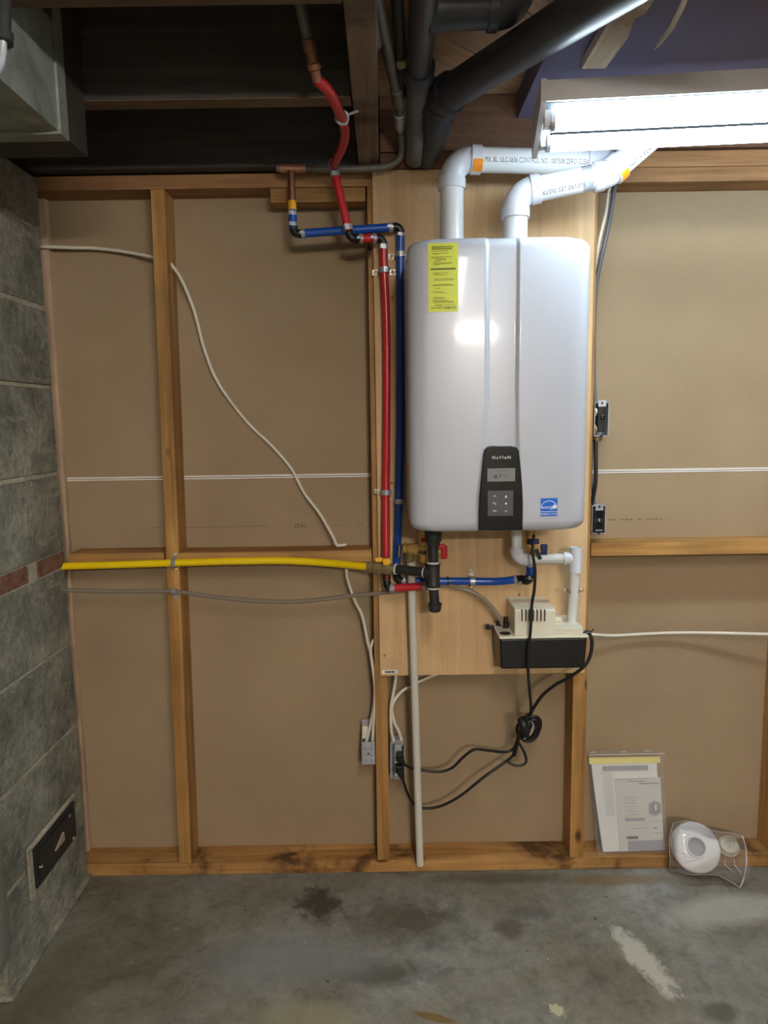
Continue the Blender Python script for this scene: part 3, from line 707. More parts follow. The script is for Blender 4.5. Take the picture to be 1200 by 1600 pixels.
q1 = pr(783, 742); quads('display_print', DARKGREY, cpn, [(-0.017, -0.009, -0.008, 0.001), (-0.004, 0.0, -0.006, 0.002), (0.004, 0.018, 0.001, 0.002), (0.004, 0.016, -0.004, -0.003), (-0.02, 0.02, 0.010, 0.011)], flat(q1, 0.0009))
for (t_, px, py) in (('M', 773, 775.5), ('OK', 773, 798.5)):
    lettering('key_print', INK_WHITE, cpn, t_, 0.0066, flat(pr(px, py), 0.0010), 'CENTER')
def poly_mark(name, mat, parent, pts, fn):
    me = bpy.data.meshes.new(name); me.from_pydata([tuple(fn(*p)) for p in pts], [], [tuple(range(len(pts)))]); me.materials.append(mat)
    o = bpy.data.objects.new(name, me); COL.objects.link(o); o.parent = parent; return o
poly_mark('key_print', INK_WHITE, cpn, [(-0.0032, -0.003), (0.0032, -0.003), (0, 0.0035)], flat(pr(790.5, 775.5), 0.001))
poly_mark('key_print', INK_WHITE, cpn, [(0.003, 0.0012), (0, 0.003), (-0.003, 0.0012), (0, -0.0032)], flat(pr(790.5, 787), 0.001))
lettering('key_print', INK_WHITE, cpn, 'O', 0.0066, flat(pr(790.5, 798.5), 0.0010), 'CENTER')
quads('key_print', INK_WHITE, cpn, [(-0.003, 0.003, 0.0015, 0.0023), (0.0022, 0.003, -0.0025, 0.0015), (-0.0005, 0.003, -0.0025, -0.0017), (-0.004, -0.002, 0.0005, 0.0033)], flat(pr(773, 787), 0.001))
# labels on the cover
def on_cover(px, py):
    p = P(px, py, HYF+0.004); return p
def cover_fn(o, dy): return lambda u, v: V((o.x+u, front_y(o.x+u-HC, o.z+v)-dy, o.z+v))
a = on_cover(669.5, 487.5); b_ = on_cover(715.5, 379.5); WL = b_.x-a.x; HL = b_.z-a.z
ff = cover_fn(a, 0.0006); quads('warning_label', LABEL_YEL, wh, [(0, WL, 0, HL)], ff, 10)
ff2 = cover_fn(a, 0.0011); rects = []; random.seed(3)
for k, v in enumerate([0.945, 0.915]): rects.append((WL*0.12, WL*(0.83-0.03*k), HL*v-0.0016, HL*v+0.0016))
for v in (0.885, 0.85, 0.84, 0.80, 0.785, 0.77, 0.755, 0.735, 0.715, 0.70, 0.685, 0.57, 0.555, 0.54, 0.48, 0.46, 0.40, 0.385, 0.345, 0.295, 0.28, 0.21, 0.195, 0.165, 0.15, 0.135, 0.10, 0.09):
    x0_ = 0.08+random.random()*0.16; x1_ = 0.35+random.random()*0.55
    rects.append((WL*x0_, WL*x1_, HL*v-0.0006, HL*v+0.0006))
quads('label_print', INK_OLIVE, wh, rects, ff2, 6)
quads('label_rule', INK_OLIVED, wh, [(WL*0.08, WL*0.92, HL*0.625-0.0016, HL*0.625+0.0016)], ff2, 8)
ot = V((a.x+WL*0.5, 0, a.z+HL*0.055)); lettering('label_lettering', INK_OLIVED, wh, 'DO NOT REMOVE', 0.0070, cover_fn(ot, 0.0012), 'CENTER', 0.0001)
a = on_cover(844, 806.5); b_ = on_cover(871, 778); WL = b_.x-a.x; HL = b_.z-a.z
fe = cover_fn(a, 0.0006); quads('efficiency_sticker', LABEL_BLUE, wh, [(0, WL, 0, HL)], fe, 6)
fe2 = cover_fn(a, 0.0011); quads('sticker_rule', INK_WHITE, wh, [(0, WL, HL*0.235, HL*0.265)], fe2, 4)
ot = V((a.x+WL*0.5, 0, a.z+HL*0.115)); lettering('sticker_lettering', INK_WHITE, wh, 'ENERGY STAR', 0.0062, cover_fn(ot, 0.0011), 'CENTER')
ot = V((a.x+WL*0.40, 0, a.z+HL*0.50)); lettering('sticker_lettering', INK_WHITE, wh, 'energy', 0.0110, cover_fn(ot, 0.0011), 'CENTER')
star = []
for k in range(10):
    r_ = 0.0075 if k % 2 == 0 else 0.0036; an = PI/2+2*PI*k/10+0.2; star.append((WL*0.83+r_*math.cos(an), HL*0.52+r_*math.sin(an)))
poly_mark('sticker_star', INK_WHITE, wh, star, fe2)
arc = []
for k in range(15):
    an = PI*(0.04+0.92*k/14); arc.append((math.cos(an), math.sin(an)))
m = MB(); vs_ = []; fs_ = []
for k, (cx_, sy_) in enumerate(arc):
    vs_ += [fe2(WL*0.5+WL*0.49*cx_, HL*0.45+HL*0.42*sy_), fe2(WL*0.5+WL*0.46*cx_, HL*0.45+HL*0.385*sy_)]
    if k: fs_.append((2*k-2, 2*k, 2*k+1, 2*k-1))
me = bpy.data.meshes.new('sticker_arc'); me.from_pydata([tuple(p) for p in vs_], [], fs_); me.materials.append(INK_WHITE)
o = bpy.data.objects.new('sticker_arc', me); COL.objects.link(o); o.parent = wh
# ports below and collars on top
for (px, yy_, r_) in ((680, -0.20, 0.018), (664, -0.11, 0.015), (807, -0.13, 0.016), (829, -0.19, 0.015)):
    p = P(px, 834, yy_); MB().cyl((p.x, yy_, HZ0+0.003), (p.x, yy_, HZ0-0.006), r_+0.004, 20).build('port', BLACK_PLASTIC, wh)

# ================================================================== VENT PIPES
PR = 0.0302
ev = thing('vent_pipe', 'white plastic vent pipe rising from left side of heater top', 'pipe')
VY = -0.15
e0 = P(706, 372, VY); c_ = P(704, 250, VY); c_.x = e0.x; c_.z = P(740, 248, VY).z; e1 = P(940, 255, VY); 
MB().lathe((e0.x, VY, HZ1-0.002), (0, 0, 1), [(0, PR+0.009), (0.012, PR+0.009), (0.02, PR+0.003)], 28).build('collar', WHITE_FIT, ev)
sA, sB = elbow('elbow', WHITE_FIT, ev, (e0.x, VY, HZ1), c_, e1, PR+0.0015, 0.050, 0.026, PR+0.0055)
MB().cyl((e0.x, VY, HZ1), sA+V((0, 0, 0.02)), PR, 28).build('pipe', WHITE_PVC, ev)
dpipe = (e1-c_).normalized()
MB().cyl(sB-dpipe*0.02, e1, PR, 28).build('pipe', WHITE_PVC, ev)
e2 = e1+V((0.055, 0, 0))
MB().lathe(e1-dpipe*0.04, dpipe, [(0, PR+0.001), (0.001, PR+0.005), (0.05, PR+0.005), (0.051, PR)], 28).build('coupling', WHITE_FIT, ev)
cc = e1+dpipe*0.038; pe = V((cc.x, -0.02, cc.z))
elbow('elbow', WHITE_FIT, ev, e1, cc, pe, PR+0.0015, 0.036, 0.012, PR+0.005)
pipe_text('pipe_lettering', INK, ev, 'MX. BL. ULC-S636 CONTROL NO. 1007508 ZERO CLEARANCE TO', 0.0165, sB+dpipe*0.002, dpipe, (0, 0, 1), PR, -0.28, False, 0.312)
def patch(name, mat, parent, o, d, r, u0, u1, a0, a1, dr=0.0006, n=6):
    d = V(d).normalized(); face = V((0, -1, 0)); face = (face-d*face.dot(d)).normalized(); upv = face.cross(d)
    if upv.z < 0: upv = -upv
    vs_ = []; fs_ = []
    for k in range(n+1):
        a = a0+(a1-a0)*k/n
        for u in (u0, u1): vs_.append(tuple(V(o)+d*u+face*((r+dr)*math.cos(a))+upv*((r+dr)*math.sin(a))))
        if k: fs_.append((2*k-2, 2*k-1, 2*k+1, 2*k))
    me = bpy.data.meshes.new(name); me.from_pydata(vs_, [], fs_); me.materials.append(mat)
    o_ = bpy.data.objects.new(name, me); COL.objects.link(o_); o_.parent = parent; return o_
patch('orange_sticker', LABEL_ORANGE, ev, sB, dpipe, PR+0.0055, -0.0255, -0.002, -1.15, -0.25)

iv = thing('intake_pipe', 'white plastic vent pipe with two bends rising right of heater top', 'pipe')
IY = -0.2
i0 = P(805, 372, IY); i1 = V((i0.x, IY, P(805, 302, IY).z)); i2 = P(950, 273, -0.225); i3 = P(1040, 195, -0.235)
MB().lathe((i0.x, IY, HZ1-0.002), (0, 0, 1), [(0, 0.038), (0.006, 0.038), (0.007, 0.0345), (0.022, 0.0345), (0.023, 0.036), (0.030, 0.036), (0.031, PR)], 28).build('clamp_collar', WHITE_FIT, iv)
for an in (0.5, 1.3, 2.2, 3.4, 4.3, 5.2):
    dv = V((math.cos(an+PI), -abs(math.sin(an)) if an < PI else abs(math.sin(an)), 0)).normalized()
    MB().obox(V((i0.x, IY, HZ1+0.014))+dv*0.035, dv*0.003, dv.cross(V((0, 0, 1)))*0.006, (0, 0, 0.008)).build('clamp_tab', STEEL if int(an*10) % 2 else BLACK_PLASTIC, iv, 0.001)
sA, sB = elbow('elbow', WHITE_FIT, iv, i0, i1, i2, PR+0.0015, 0.046, 0.024, PR+0.0055)
MB().cyl((i0.x, IY, HZ1), sA+V((0, 0, 0.02)), PR, 28).build('pipe', WHITE_PVC, iv)
dp2 = (i2-i1).normalized()
sC, sD = elbow('elbow', WHITE_FIT, iv, i1, i2, i3, PR+0.0015, 0.052, 0.024, PR+0.006)
MB().cyl(sB-dp2*0.02, sC+dp2*0.02, PR, 28).build('pipe', WHITE_PVC, iv)
dp3 = (i3-i2).normalized(); MB().cyl(sD-dp3*0.02, i3, PR, 28).build('pipe', WHITE_PVC, iv)
pipe_text('pipe_lettering', INK, iv, 'SUIVRE LES INSTR', 0.0165, sC-dp2*0.022, dp2, (0, 0, 1), PR, -0.62, True, 0.105)
pipe_text('pipe_lettering', INK, iv, 'NO Y FUMO', 0.0150, sD+dp3*0.004, dp3, (0, 0, 1), PR, -0.75)
patch('primer_smear', plain('grey_primer_smear', rgb(168, 170, 172), 0.25, var=0.25, vscale=40), iv, sC, dp2, PR, -0.026, -0.001, -1.4, 1.4, 0.0003, 10)
patch('orange_sticker', LABEL_ORANGE, iv, sD, dp3, PR+0.006, -0.024, -0.003, -1.35, -0.55)

# ================================================================== FLUORESCENT LIGHT
def fluorescent(name, label, A, ax, ey, L, sec, tubes, glow, rt, ends):
    t = thing(name, label, 'light fixture', None)
    ax = V(ax).normalized(); ey = V(ey).normalized(); up = V((0, 0, 1))
    q = lambda s, y, z: V(A)+ax*s+ey*y+up*z
    m = MB(); m.prism([q(0.012, y, z) for (y, z) in sec], ax*(L-0.024)); m.build('housing', WHITE_PAINT, t, 0.001)
    for s in (0.0, L-0.012):
        MB().prism([q(s, y, z) for (y, z) in ends], ax*0.012).build('end_plate', WHITE_PAINT, t, 0.001)
    for (y, z) in tubes:
        MB().cyl(q(0.034, y, z), q(L-0.034, y, z), rt, 20).build('lamp_tube', glow, t)
        for s in (0.026, L-0.034):
            MB().cyl(q(s, y, z), q(s+0.009, y, z), rt+0.0006, 20).build('tube_cap', GALV, t)
        for s in (0.0125, L-0.0265):
            o = MB().obox(q(s+0.007, y, z+rt*0.35), ax*0.007, ey*rt*0.62, up*(rt*0.95)); o.build('lamp_holder', WHITE_PAINT, t, 0.002)
    return t
yaw = math.radians(4.9); fax = V((math.cos(yaw), -math.sin(yaw), 0)); fey = V((math.sin(yaw), math.cos(yaw), 0))
FA = P(845, 125, -0.54); FK = 1.51/1.60
sec = [(0.0, 0.0), (0.0, -0.042), (0.006, -0.042), (0.018, -0.036), (0.030, -0.034), (0.132, -0.056), (0.138, -0.066), (0.144, -0.066), (0.144, -0.010)]
sec = [(y*FK, z*FK) for y, z in sec]
ft = fluorescent('fluorescent_light', 'lit fluorescent ceiling light with two tubes above the water heater', FA, fax, fey, 1.23, sec, [(0.047*FK, -0.068*FK), (0.108*FK, -0.088*FK)], GLOW_NEAR, 0.0174, [(y*FK, z*FK) for y, z in ((-0.003, 0.002), (-0.003, -0.044), (0.146, -0.108), (0.147, -0.008))])
MB().prism([FA+fax*0.0125+fey*(y*FK)+V((0, 0, z*FK)) for y, z in ((0.019, -0.0375), (0.031, -0.0355), (0.1315, -0.0572), (0.1312, -0.0584), (0.031, -0.0367), (0.0192, -0.0387))], fax*(1.23-0.025)).build('reflector_pan', plain('dimmed_grey_reflector', rgb(104, 110, 112), 1.0, var=0.03, spec=0.0), ft)  # overlay on the white housing, greyed to tone down the tube glare
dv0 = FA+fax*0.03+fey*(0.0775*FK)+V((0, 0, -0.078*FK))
MB().obox(dv0+fax*0.585, fax*0.585, fey*0.0012, V((0, 0, 0.004))).build('tube_gap_shade', plain('gap_shade_black', rgb(18, 18, 18), 1.0, var=0.02, spec=0.0), ft)  # no real part: black strip draws the dark gap between the tubes
for s in (0.56, 1.1):
    p = FA+fax*s+fey*0.06; MB().cyl((p.x, p.y, FA.z-0.006), (p.x, p.y, 2.2), 0.003, 8).build('hanger', STEEL, ft)
sec2 = [(0.0, 0.0), (0.0, -0.05), (0.008, -0.05), (0.02, -0.04), (0.075, -0.04), (0.13, -0.04), (0.142, -0.05), (0.15, -0.05), (0.15, 0.0)]
fluorescent('fluorescent_light', 'lit fluorescent ceiling light in the room behind the viewer', (0.25, -4.57, 2.150), (1, 0, 0), (0, 1, 0), 0.68, sec2, [(0.045, -0.068), (0.105, -0.068)], GLOW_ROOM, 0.0185, [(-0.003, 0.002), (-0.003, -0.054), (0.153, -0.054), (0.153, 0.002)])

sec3 = [(0.0, 0.0), (0.0, -0.03), (0.035, -0.04), (0.07, -0.03), (0.07, 0.0)]
fo = fluorescent('fluorescent_light', 'lit bare strip light hanging over the viewer', (0.225, -2.70, 2.11), (0, 1, 0), (1, 0, 0), 1.23, sec3, [(0.035, -0.058)], GLOW_OVER, 0.0185, [(-0.004, 0.002), (-0.004, -0.05), (0.035, -0.072), (0.074, -0.05), (0.074, 0.002)])
for yy_ in (-2.5, -1.7): MB().cyl((0.26, yy_, 2.109), (0.285, yy_, SUBZ), 0.003, 8).build('hanger', STEEL, fo)

# ================================================================== CEILING PIPES
dr = thing('drain_pipe', 'large black plastic drain pipe crossing diagonally under the ceiling', 'pipe')
d0 = P(692, 152, -0.25); d1 = PZ(940, -2, 2.105); d1 = d0+(d1-d0)*1.9; d2 = P(664, 252, -0.035)
AR = 0.0385
sA, sB = elbow('elbow', ABS, dr, d1, d0, d2, AR+0.003, 0.055, 0.03, AR+0.007)
MB().cyl(sA+(d0-d1).normalized()*0.02, d1, AR, 28).build('pipe', ABS, dr)
dk_ = (d2-d0).normalized(); MB().tube([sB-dk_*0.02, sB+dk_*0.02, P(681, 205, -0.135), P(673, 232, -0.075), P(664, 253, -0.035)], [AR, AR, AR-0.003, AR-0.007, AR-0.014], 28, 5).build('sweep_pipe', ABS, dr)
vd = thing('vertical_drain', 'dusty black drain pipe with coupling beside the wooden trimmer', 'pipe')
v0 = PZ(664, -25, 2.185); v1 = P(654, 112, -0.33); v2 = P(652, 168, -0.2); v3 = P(648, 250, -0.045)
VR = 0.029
MB().cyl(v0+(v0-v1)*0.4, v1, VR-0.001, 24).build('upper_pipe', ABS, vd)
MB().lathe(v1-(v2-v1).normalized()*0.02, v2-v1, [(0, VR), (0, VR+0.008), (0.035, VR+0.008), (0.04, VR)], 24).build('coupling', ABS, vd)
MB().tube([v1, v2, v3], [VR, VR-0.001, VR-0.004], 24).build('lower_pipe', ABS_D, vd)
MB().tube([P(655, 62, -0.42), P(657, 85, -0.40), P(660, 105, -0.385)], [0.006, 0.007, 0.004], 10).build('valve_lever', GALV, vd)
hz = thing('branch_drain', 'black branch drain pipe running level below the diagonal boards', 'pipe')
h0 = PZ(668, 17, 2.195); h1 = PZ(775, 15, 2.195); HR = 0.034
MB().cyl(h0, h1, HR, 24).build('pipe', ABS, hz)
MB().lathe(h0, h1-h0, [(0.005, HR), (0.005, HR+0.005), (0.03, HR+0.005), (0.03, HR)], 24).build('coupling', ABS, hz)
hd = (h1-h0).normalized(); elbow('elbow', ABS, hz, h0, h1+hd*0.04, h1+hd*0.04+V((0, 0, 0.2)), HR+0.002, 0.040, 0.02, HR+0.005)
# grey water pipe beside the trimmer, down to the copper line over the top plate
gp = thing('supply_pipe', 'grey metal supply pipe bending down to the copper line on the wall', 'pipe')
g = [PZ(583, -30, 2.20), PZ(597, 40, 2.19), P(612, 110, -0.32), P(621, 150, -0.24)]
MB().tube(g, 0.0125, 14).build('pipe', PIPE_GREY, gp)
g2 = [P(621, 148, -0.243), P(624, 165, -0.21), P(625, 200, -0.13), P(628, 228, -0.085), P(625, 245, -0.064), P(612, 257, -0.056), P(590, 262, -0.055), P(540, 264, -0.055), P(432, 263, -0.055)]
MB().tube(g2, 0.0095, 14, 6).build('copper_run', PIPE_GREY, gp)
MB().lathe(P(619, 138, -0.265), P(622, 156, -0.23)-P(619, 138, -0.265), [(0, 0.0125), (0.002, 0.016), (0.05, 0.016), (0.052, 0.011)], 16).build('coupling', PIPE_GREY, gp)
MB().lathe(P(624, 178, -0.18), P(625, 204, -0.125)-P(624, 178, -0.18), [(0, 0.0095), (0.002, 0.013), (0.05, 0.0125), (0.055, 0.0095)], 16).build('solder_joint', GALV, gp)
MB().cyl(P(437, 263, -0.055), P(478, 263, -0.055), 0.0115, 14).build('tee', COPPER_S, gp)
bp = thing('black_pipe', 'thin black pipe with brass valve between the ceiling drains', 'pipe')
k0 = PZ(619, -30, 2.205); k1 = P(626, 92, -0.36); k2 = P(628, 150, -0.23)
MB().cyl(k0, k1, 0.0125, 14).build('pipe', IRON, bp)
MB().cyl(k1, k2, 0.010, 14).build('pipe', IRON, bp)
MB().lathe(P(620, 97, -0.36), V((1, 0, 0)), [(0, 0.012), (0.006, 0.014), (0.014, 0.014), (0.02, 0.011)], 12).build('valve_body', BRASS_OLD, bp)
MB().lathe(P(634, 90, -0.37), V((1, -0.2, 0)), [(0, 0.013), (0.004, 0.019), (0.014, 0.019), (0.02, 0.012), (0.04, 0.01)], 8).build('valve_bonnet', PIPE_GREY, bp)
gp2 = MB().cyl(PZ(573, -30, 2.17), P(590, 70, -0.48), 0.009, 12)
tag(gp2.build('thin_pipe', PIPE_GREY), 'thin grey pipe running along the wooden trimmer edge', 'pipe')

# ================================================================== HOT (RED) LINE
XR = 0.0112
hot = thing('hot_water_line', 'red hot water tubing from the ceiling down to the heater outlet', 'water pipe')
r0 = PZ(461, -30, 2.20); r1 = PZ(487, 88, 2.10)
MB().cyl(r0, r1, 0.0105, 14).build('copper_pipe', PIPE_GREY, hot)
ra = P(489, 92, -0.62); r1b = r1+(r1-r0).normalized()*0.04
MB().lathe(r1-(r1-r0).normalized()*0.03, r1-r0, [(0, 0.0105), (0.002, 0.0135), (0.02, 0.0135), (0.022, 0.011), (0.04, 0.011), (0.042, 0.0145), (0.052, 0.0145), (0.054, 0.011), (0.075, 0.010)], 16).build('solder_coupling', COPPER, hot)
rp = [r1b, PZ(515, 145, 2.06), PZ(533, 183, 2.058), P(539, 205, -0.32), P(536, 226, -0.24), P(527, 246, -0.15), P(521, 259, -0.095)]
MB().tube(rp, XR, 16, 8).build('red_tubing', RED_PEX, hot)
pt = PZ(534, 184, 2.058); MB().tube([pt+V((0.0135*math.cos(a), -0.004*math.sin(a*2), 0.0135*math.sin(a))) for a in [2*PI*k/24 for k in range(25)]], 0.003, 8).build('hanger_clip', GALV, hot)
MB().cyl(pt+V((0.012, 0, 0.006)), pt+V((0.035, 0.012, 0.018)), 0.003, 8).build('clip_nail', GALV, hot)
rq0 = P(521, 262, -0.092); rq1 = P(546, 366, -0.092)
ring(hot, P(520, 256, -0.1), rp[-1]-rp[-2], XR); ring(hot, rq0.lerp(rq1, 0.10), rq1-rq0, XR, wid=0.012)
MB().tube([P(521, 256, -0.098), rq0, rq0.lerp(rq1, 0.1)], 0.0095, 12).build('fitting', BLACK_PLASTIC, hot)
MB().cyl(rq0.lerp(rq1, 0.06), rq0.lerp(rq1, 0.95), XR, 16).build('red_tubing', RED_PEX, hot)
ring(hot, rq0.lerp(rq1, 0.90), rq1-rq0, XR, wid=0.014)
rc1 = P(549, 373, -0.092); rr2 = P(597, 372, -0.060)
elbow('elbow', BLACK_PLASTIC, hot, rq1, rc1, rr2, 0.0105, 0.012, 0.012, 0.0115)
MB().cyl(P(560, 373, -0.085), P(588, 372, -0.066), XR, 16).build('red_tubing', RED_PEX, hot)
ring(hot, P(563, 373, -0.083), rr2-rc1, XR); ring(hot, P(584, 372, -0.0685), rr2-rc1, XR)
rv0 = P(599, 395, -0.056)
elbow('elbow', BLACK_PLASTIC, hot, rc1, P(598, 372, -0.058), rv0, 0.0105, 0.012, 0.012, 0.0115)
vp = [P(599, 382, -0.056), P(600, 420, -0.052), P(603, 480, -0.046), P(604.5, 560, -0.042), P(604, 680, -0.042), P(603, 770, -0.046), P(603.5, 870, -0.066)]
MB().tube(vp, XR, 16, 6).build('red_tubing', RED_PEX, hot)
ring(hot, P(599, 386, -0.056), (0, 0, 1), XR, wid=0.012)
strap(hot, P(600.5, 422, -0.0515), (0, 0, 1), XR, 0.0335); strap(hot, P(603.2, 769, -0.046), (0, 0, 1), XR, 0.028)
MB().tube([P(603.5, 868, -0.066), P(604, 900, -0.080)], 0.0095, 12).build('fitting', BLACK_PLASTIC, hot)
MB().lathe(P(604, 897, -0.078), (0, -0.3, -1), [(0, 0.009), (0, 0.012), (0.016, 0.0125), (0.016, 0.010), (0.024, 0.010)], 16).build('coupling_nut', plain('dark_copper_fitting', rgb(112, 56, 44), 0.4, 0.5), hot)
hb = P(605, 919, -0.096); hr = P(664, 916, -0.108)
elbow('elbow', BLACK_PLASTIC, hot, P(604, 900, -0.080), hb, hr, 0.0105, 0.012, 0.012, 0.0115)
MB().cyl(P(614, 919, -0.098), P(662, 916, -0.1076), XR, 16).build('red_tubing', RED_PEX, hot)
ring(hot, P(613.5, 919, -0.0978), hr-hb, XR, wid=0.012); ring(hot, P(663.5, 916, -0.1078), hr-hb, XR, wid=0.009)
hv = P(676, 915, -0.111); hvu = V((hv.x, -0.111, P(676, 880, -0.111).z))
elbow('elbow', BLACK_PLASTIC, hot, hb, hv, hvu, 0.0105, 0.012, 0.010, 0.0115)

# ================================================================== COLD (BLUE) LINE
cold = thing('cold_water_line', 'blue cold water tubing from the copper tee to heater inlet', 'water pipe')
k0 = P(455, 263, -0.055); k1 = P(458, 366, -0.055); k1.x = k0.x+0.004
MB().cyl(k0, P(456.5, 318, -0.055), 0.0098, 14).build('copper_stub', COPPER, cold)
MB().cyl(P(456.5, 314, -0.055), P(457, 330, -0.055), 0.0112, 14).build('yellow_collar', YELLOW_H, cold)
MB().cyl(P(457, 328, -0.055), P(458, 358, -0.055), XR, 16).build('blue_tubing', BLUE_PEX, cold)
ring(cold, P(457, 334, -0.055), (0, 0, 1), XR, wid=0.010); ring(cold, P(457.5, 351, -0.055), (0, 0, 1), XR, wid=0.010)
kc = P(459, 366, -0.055); kd = P(627, 353, -0.055)
elbow('elbow', BLACK_PLASTIC, cold, k0, kc, kd, 0.0105, 0.012, 0.012, 0.0115)
MB().cyl(P(470, 365, -0.055), P(614, 355, -0.055), XR, 16).build('blue_tubing', BLUE_PEX, cold)
ring(cold, P(474, 365, -0.055), kd-kc, XR, wid=0.010); ring(cold, P(611, 355, -0.055), kd-kc, XR, wid=0.012)
kv = P(625, 380, -0.05)
elbow('elbow', BLACK_PLASTIC, cold, kc, P(626, 354, -0.054), kv, 0.0105, 0.012, 0.012, 0.0115)
bp_ = [P(626, 366, -0.052), P(626, 400, -0.047), P(626, 500, -0.042), P(626, 640, -0.042), P(624, 760, -0.046), P(622.5, 820, -0.044), P(620, 880, -0.036), P(620, 896, -0.036)]
MB().tube(bp_, XR, 16, 6).build('blue_tubing', BLUE_PEX, cold)
ring(cold, P(626, 367, -0.052), (0, 0, 1), XR, wid=0.008)
strap(cold, P(626, 397.5, -0.047), (0, 0, 1), XR, 0.029); strap(cold, P(623.8, 783, -0.048), (0, 0, 1), XR, 0.030)
kb = P(621, 908, -0.036); kr = P(700, 907, -0.036)
elbow('elbow', BLACK_PLASTIC, cold, P(620, 890, -0.036), kb, kr, 0.0105, 0.012, 0.010, 0.0115)
ring(cold, P(632, 907, -0.036), (1, 0, 0), XR, wid=0.010)
hp = [P(630, 907.5, -0.036), P(700, 908, -0.038), P(738, 908, -0.046), P(770, 908.5, -0.05), P(795, 907, -0.062), P(809, 904.5, -0.07)]
MB().tube(hp, XR, 16, 6).build('blue_tubing', BLUE_PEX, cold)
strap(cold, P(738, 908, -0.046), (1, 0, 0), XR, 0.0275)
zt_ = P(699.5, 908, -0.038); MB().lathe(zt_-V((0.002, 0, 0)), (1, 0, 0), [(0, XR), (0, XR+0.0028), (0.004, XR+0.0028), (0.004, XR)], 16).build('cable_tie', BLACK_PLASTIC, cold)
ring(cold, P(806.5, 905, -0.069), hp[-1]-hp[-2], XR, wid=0.008)
ke = P(828, 908, -0.10); ku = V((ke.x, -0.10, P(828, 860, -0.10).z))
MB().tube([P(809, 904.5, -0.07), P(815, 903.5, -0.078), ke], 0.0095, 12).build('fitting', BLACK_PLASTIC, cold)
elbow('elbow', BLACK_PLASTIC, cold, P(812, 905, -0.075), ke, ku, 0.0115, 0.013, 0.010, 0.013)
MB().cyl(ke+V((0, 0, 0.014)), P(828, 879, -0.10), XR, 16).build('blue_tubing', BLUE_PEX, cold)
ring(cold, P(828, 901, -0.10), (0, 0, 1), XR, wid=0.010); ring(cold, P(828, 882, -0.10), (0, 0, 1), XR, wid=0.010)

# ================================================================== SERVICE VALVES
cv = thing('isolation_valve', 'brass cold inlet valve with navy blue handles under the heater', 'valve')
q = P(829, 858, -0.10)
zc = P(829, 879, -0.10).z
MB().lathe((q.x, -0.10, zc), (0, 0, 1), [(0, 0.010), (0.006, 0.015), (0.02, 0.015), (0.024, 0.012), (0.05, 0.012), (0.055, 0.016), (HZ0-zc-0.012, 0.016), (HZ0-zc-0.004, 0.018)], 16).build('valve_body', BRASS, cv)
MB().lathe(P(836, 861, -0.125), (0.35, -0.9, 0.1), [(-0.03, 0.010), (0.0, 0.010), (0.002, 0.014), (0.008, 0.014), (0.009, 0.010)], 14).build('bonnet', BRASS, cv)
MB().obox(P(841, 866, -0.142), V((0.0045, 0, 0.002)), (0, 0.003, 0), V((-0.006, 0, 0.014))).build('drain_lever', BLACK_PLASTIC, cv, 0.001)
p = P(849.5, 862, -0.12); MB().obox(p, (0.0095, 0, 0), (0, 0.006, 0), V((0.001, 0, 0.021))).build('handle', BLUE_H, cv, 0.004, 3)
p = P(833, 846, -0.135); MB().obox(p, (0.016, 0, 0), (0, 0.006, 0), V((0, 0, 0.0075))).build('drain_handle', BLUE_H, cv, 0.003, 3)
MB().cyl(P(829, 862, -0.115), P(850, 858, -0.116), 0.006, 12).build('stem', BRASS, cv)

hvv = thing('relief_valve', 'brass hot outlet and relief valve with red handles at gas pipe', 'valve')
q = P(664, 862, -0.11)
MB().lathe((q.x, -0.11, P(664, 880, -0.11).z), (0, 0, 1), [(0, 0.010), (0.005, 0.015), (0.02, 0.015), (0.025, 0.012), (0.05, 0.013), (0.055, 0.017), (HZ0-P(664, 880, -0.11).z-0.012, 0.017), (HZ0-P(664, 880, -0.11).z-0.004, 0.018)], 16).build('outlet_body', BRASS, hvv)
MB().tube([hvu+V((0, 0, -0.01)), hvu+V((0, 0, 0.012)), V((q.x, -0.11, P(664, 882, -0.11).z))], 0.010, 12).build('fitting', BLACK_PLASTIC, hvv)
ra_ = P(630, 856, -0.085); rb_ = P(674, 862, -0.105)
MB().lathe(ra_, rb_-ra_, [(0, 0.010), (0.002, 0.0145), (0.012, 0.0145), (0.013, 0.012), (0.020, 0.0165), (0.040, 0.0165), (0.041, 0.013), (0.052, 0.015), (0.056, 0.010), (0.07, 0.011)], 16).build('relief_body', BRASS, hvv)
rd = P(640, 857, -0.088)
MB().lathe(rd, (0, 0, -1), [(0, 0.012), (0.018, 0.012), (0.019, 0.0145), (0.036, 0.0145), (0.038, 0.012)], 16).build('outlet_port', BRASS_OLD, hvv)
MB().obox(P(623.5, 861, -0.085), (0.0025, 0, 0), (0, 0.007, 0), (0.001, 0, 0.017)).build('test_lever', BRASS_OLD, hvv, 0.001)
MB().obox(P(660, 863, -0.125), V((0.010, 0, -0.003)), (0, 0.002, 0), V((0.002, 0, 0.0045))).build('relief_tag', BLACK_PLASTIC, hvv, 0.001)
MB().obox(P(694, 863, -0.13), (0.0085, 0, 0), (0, 0.005, 0), V((0, 0, 0.019))).build('handle', RED_H, hvv, 0.004, 3)
MB().obox(P(688, 853, -0.13), (0.012, 0, 0), (0, 0.005, 0), V((0, 0, 0.006))).build('handle_grip', RED_H, hvv, 0.003, 3)
MB().obox(P(664, 844, -0.125), (0.011, 0, 0), (0, 0.006, 0), V((0, 0, 0.006))).build('drain_handle', RED_H, hvv, 0.003, 3)
MB().cyl(P(670, 862, -0.12), P(692, 862, -0.124), 0.006, 10).build('stem', BRASS, hvv)

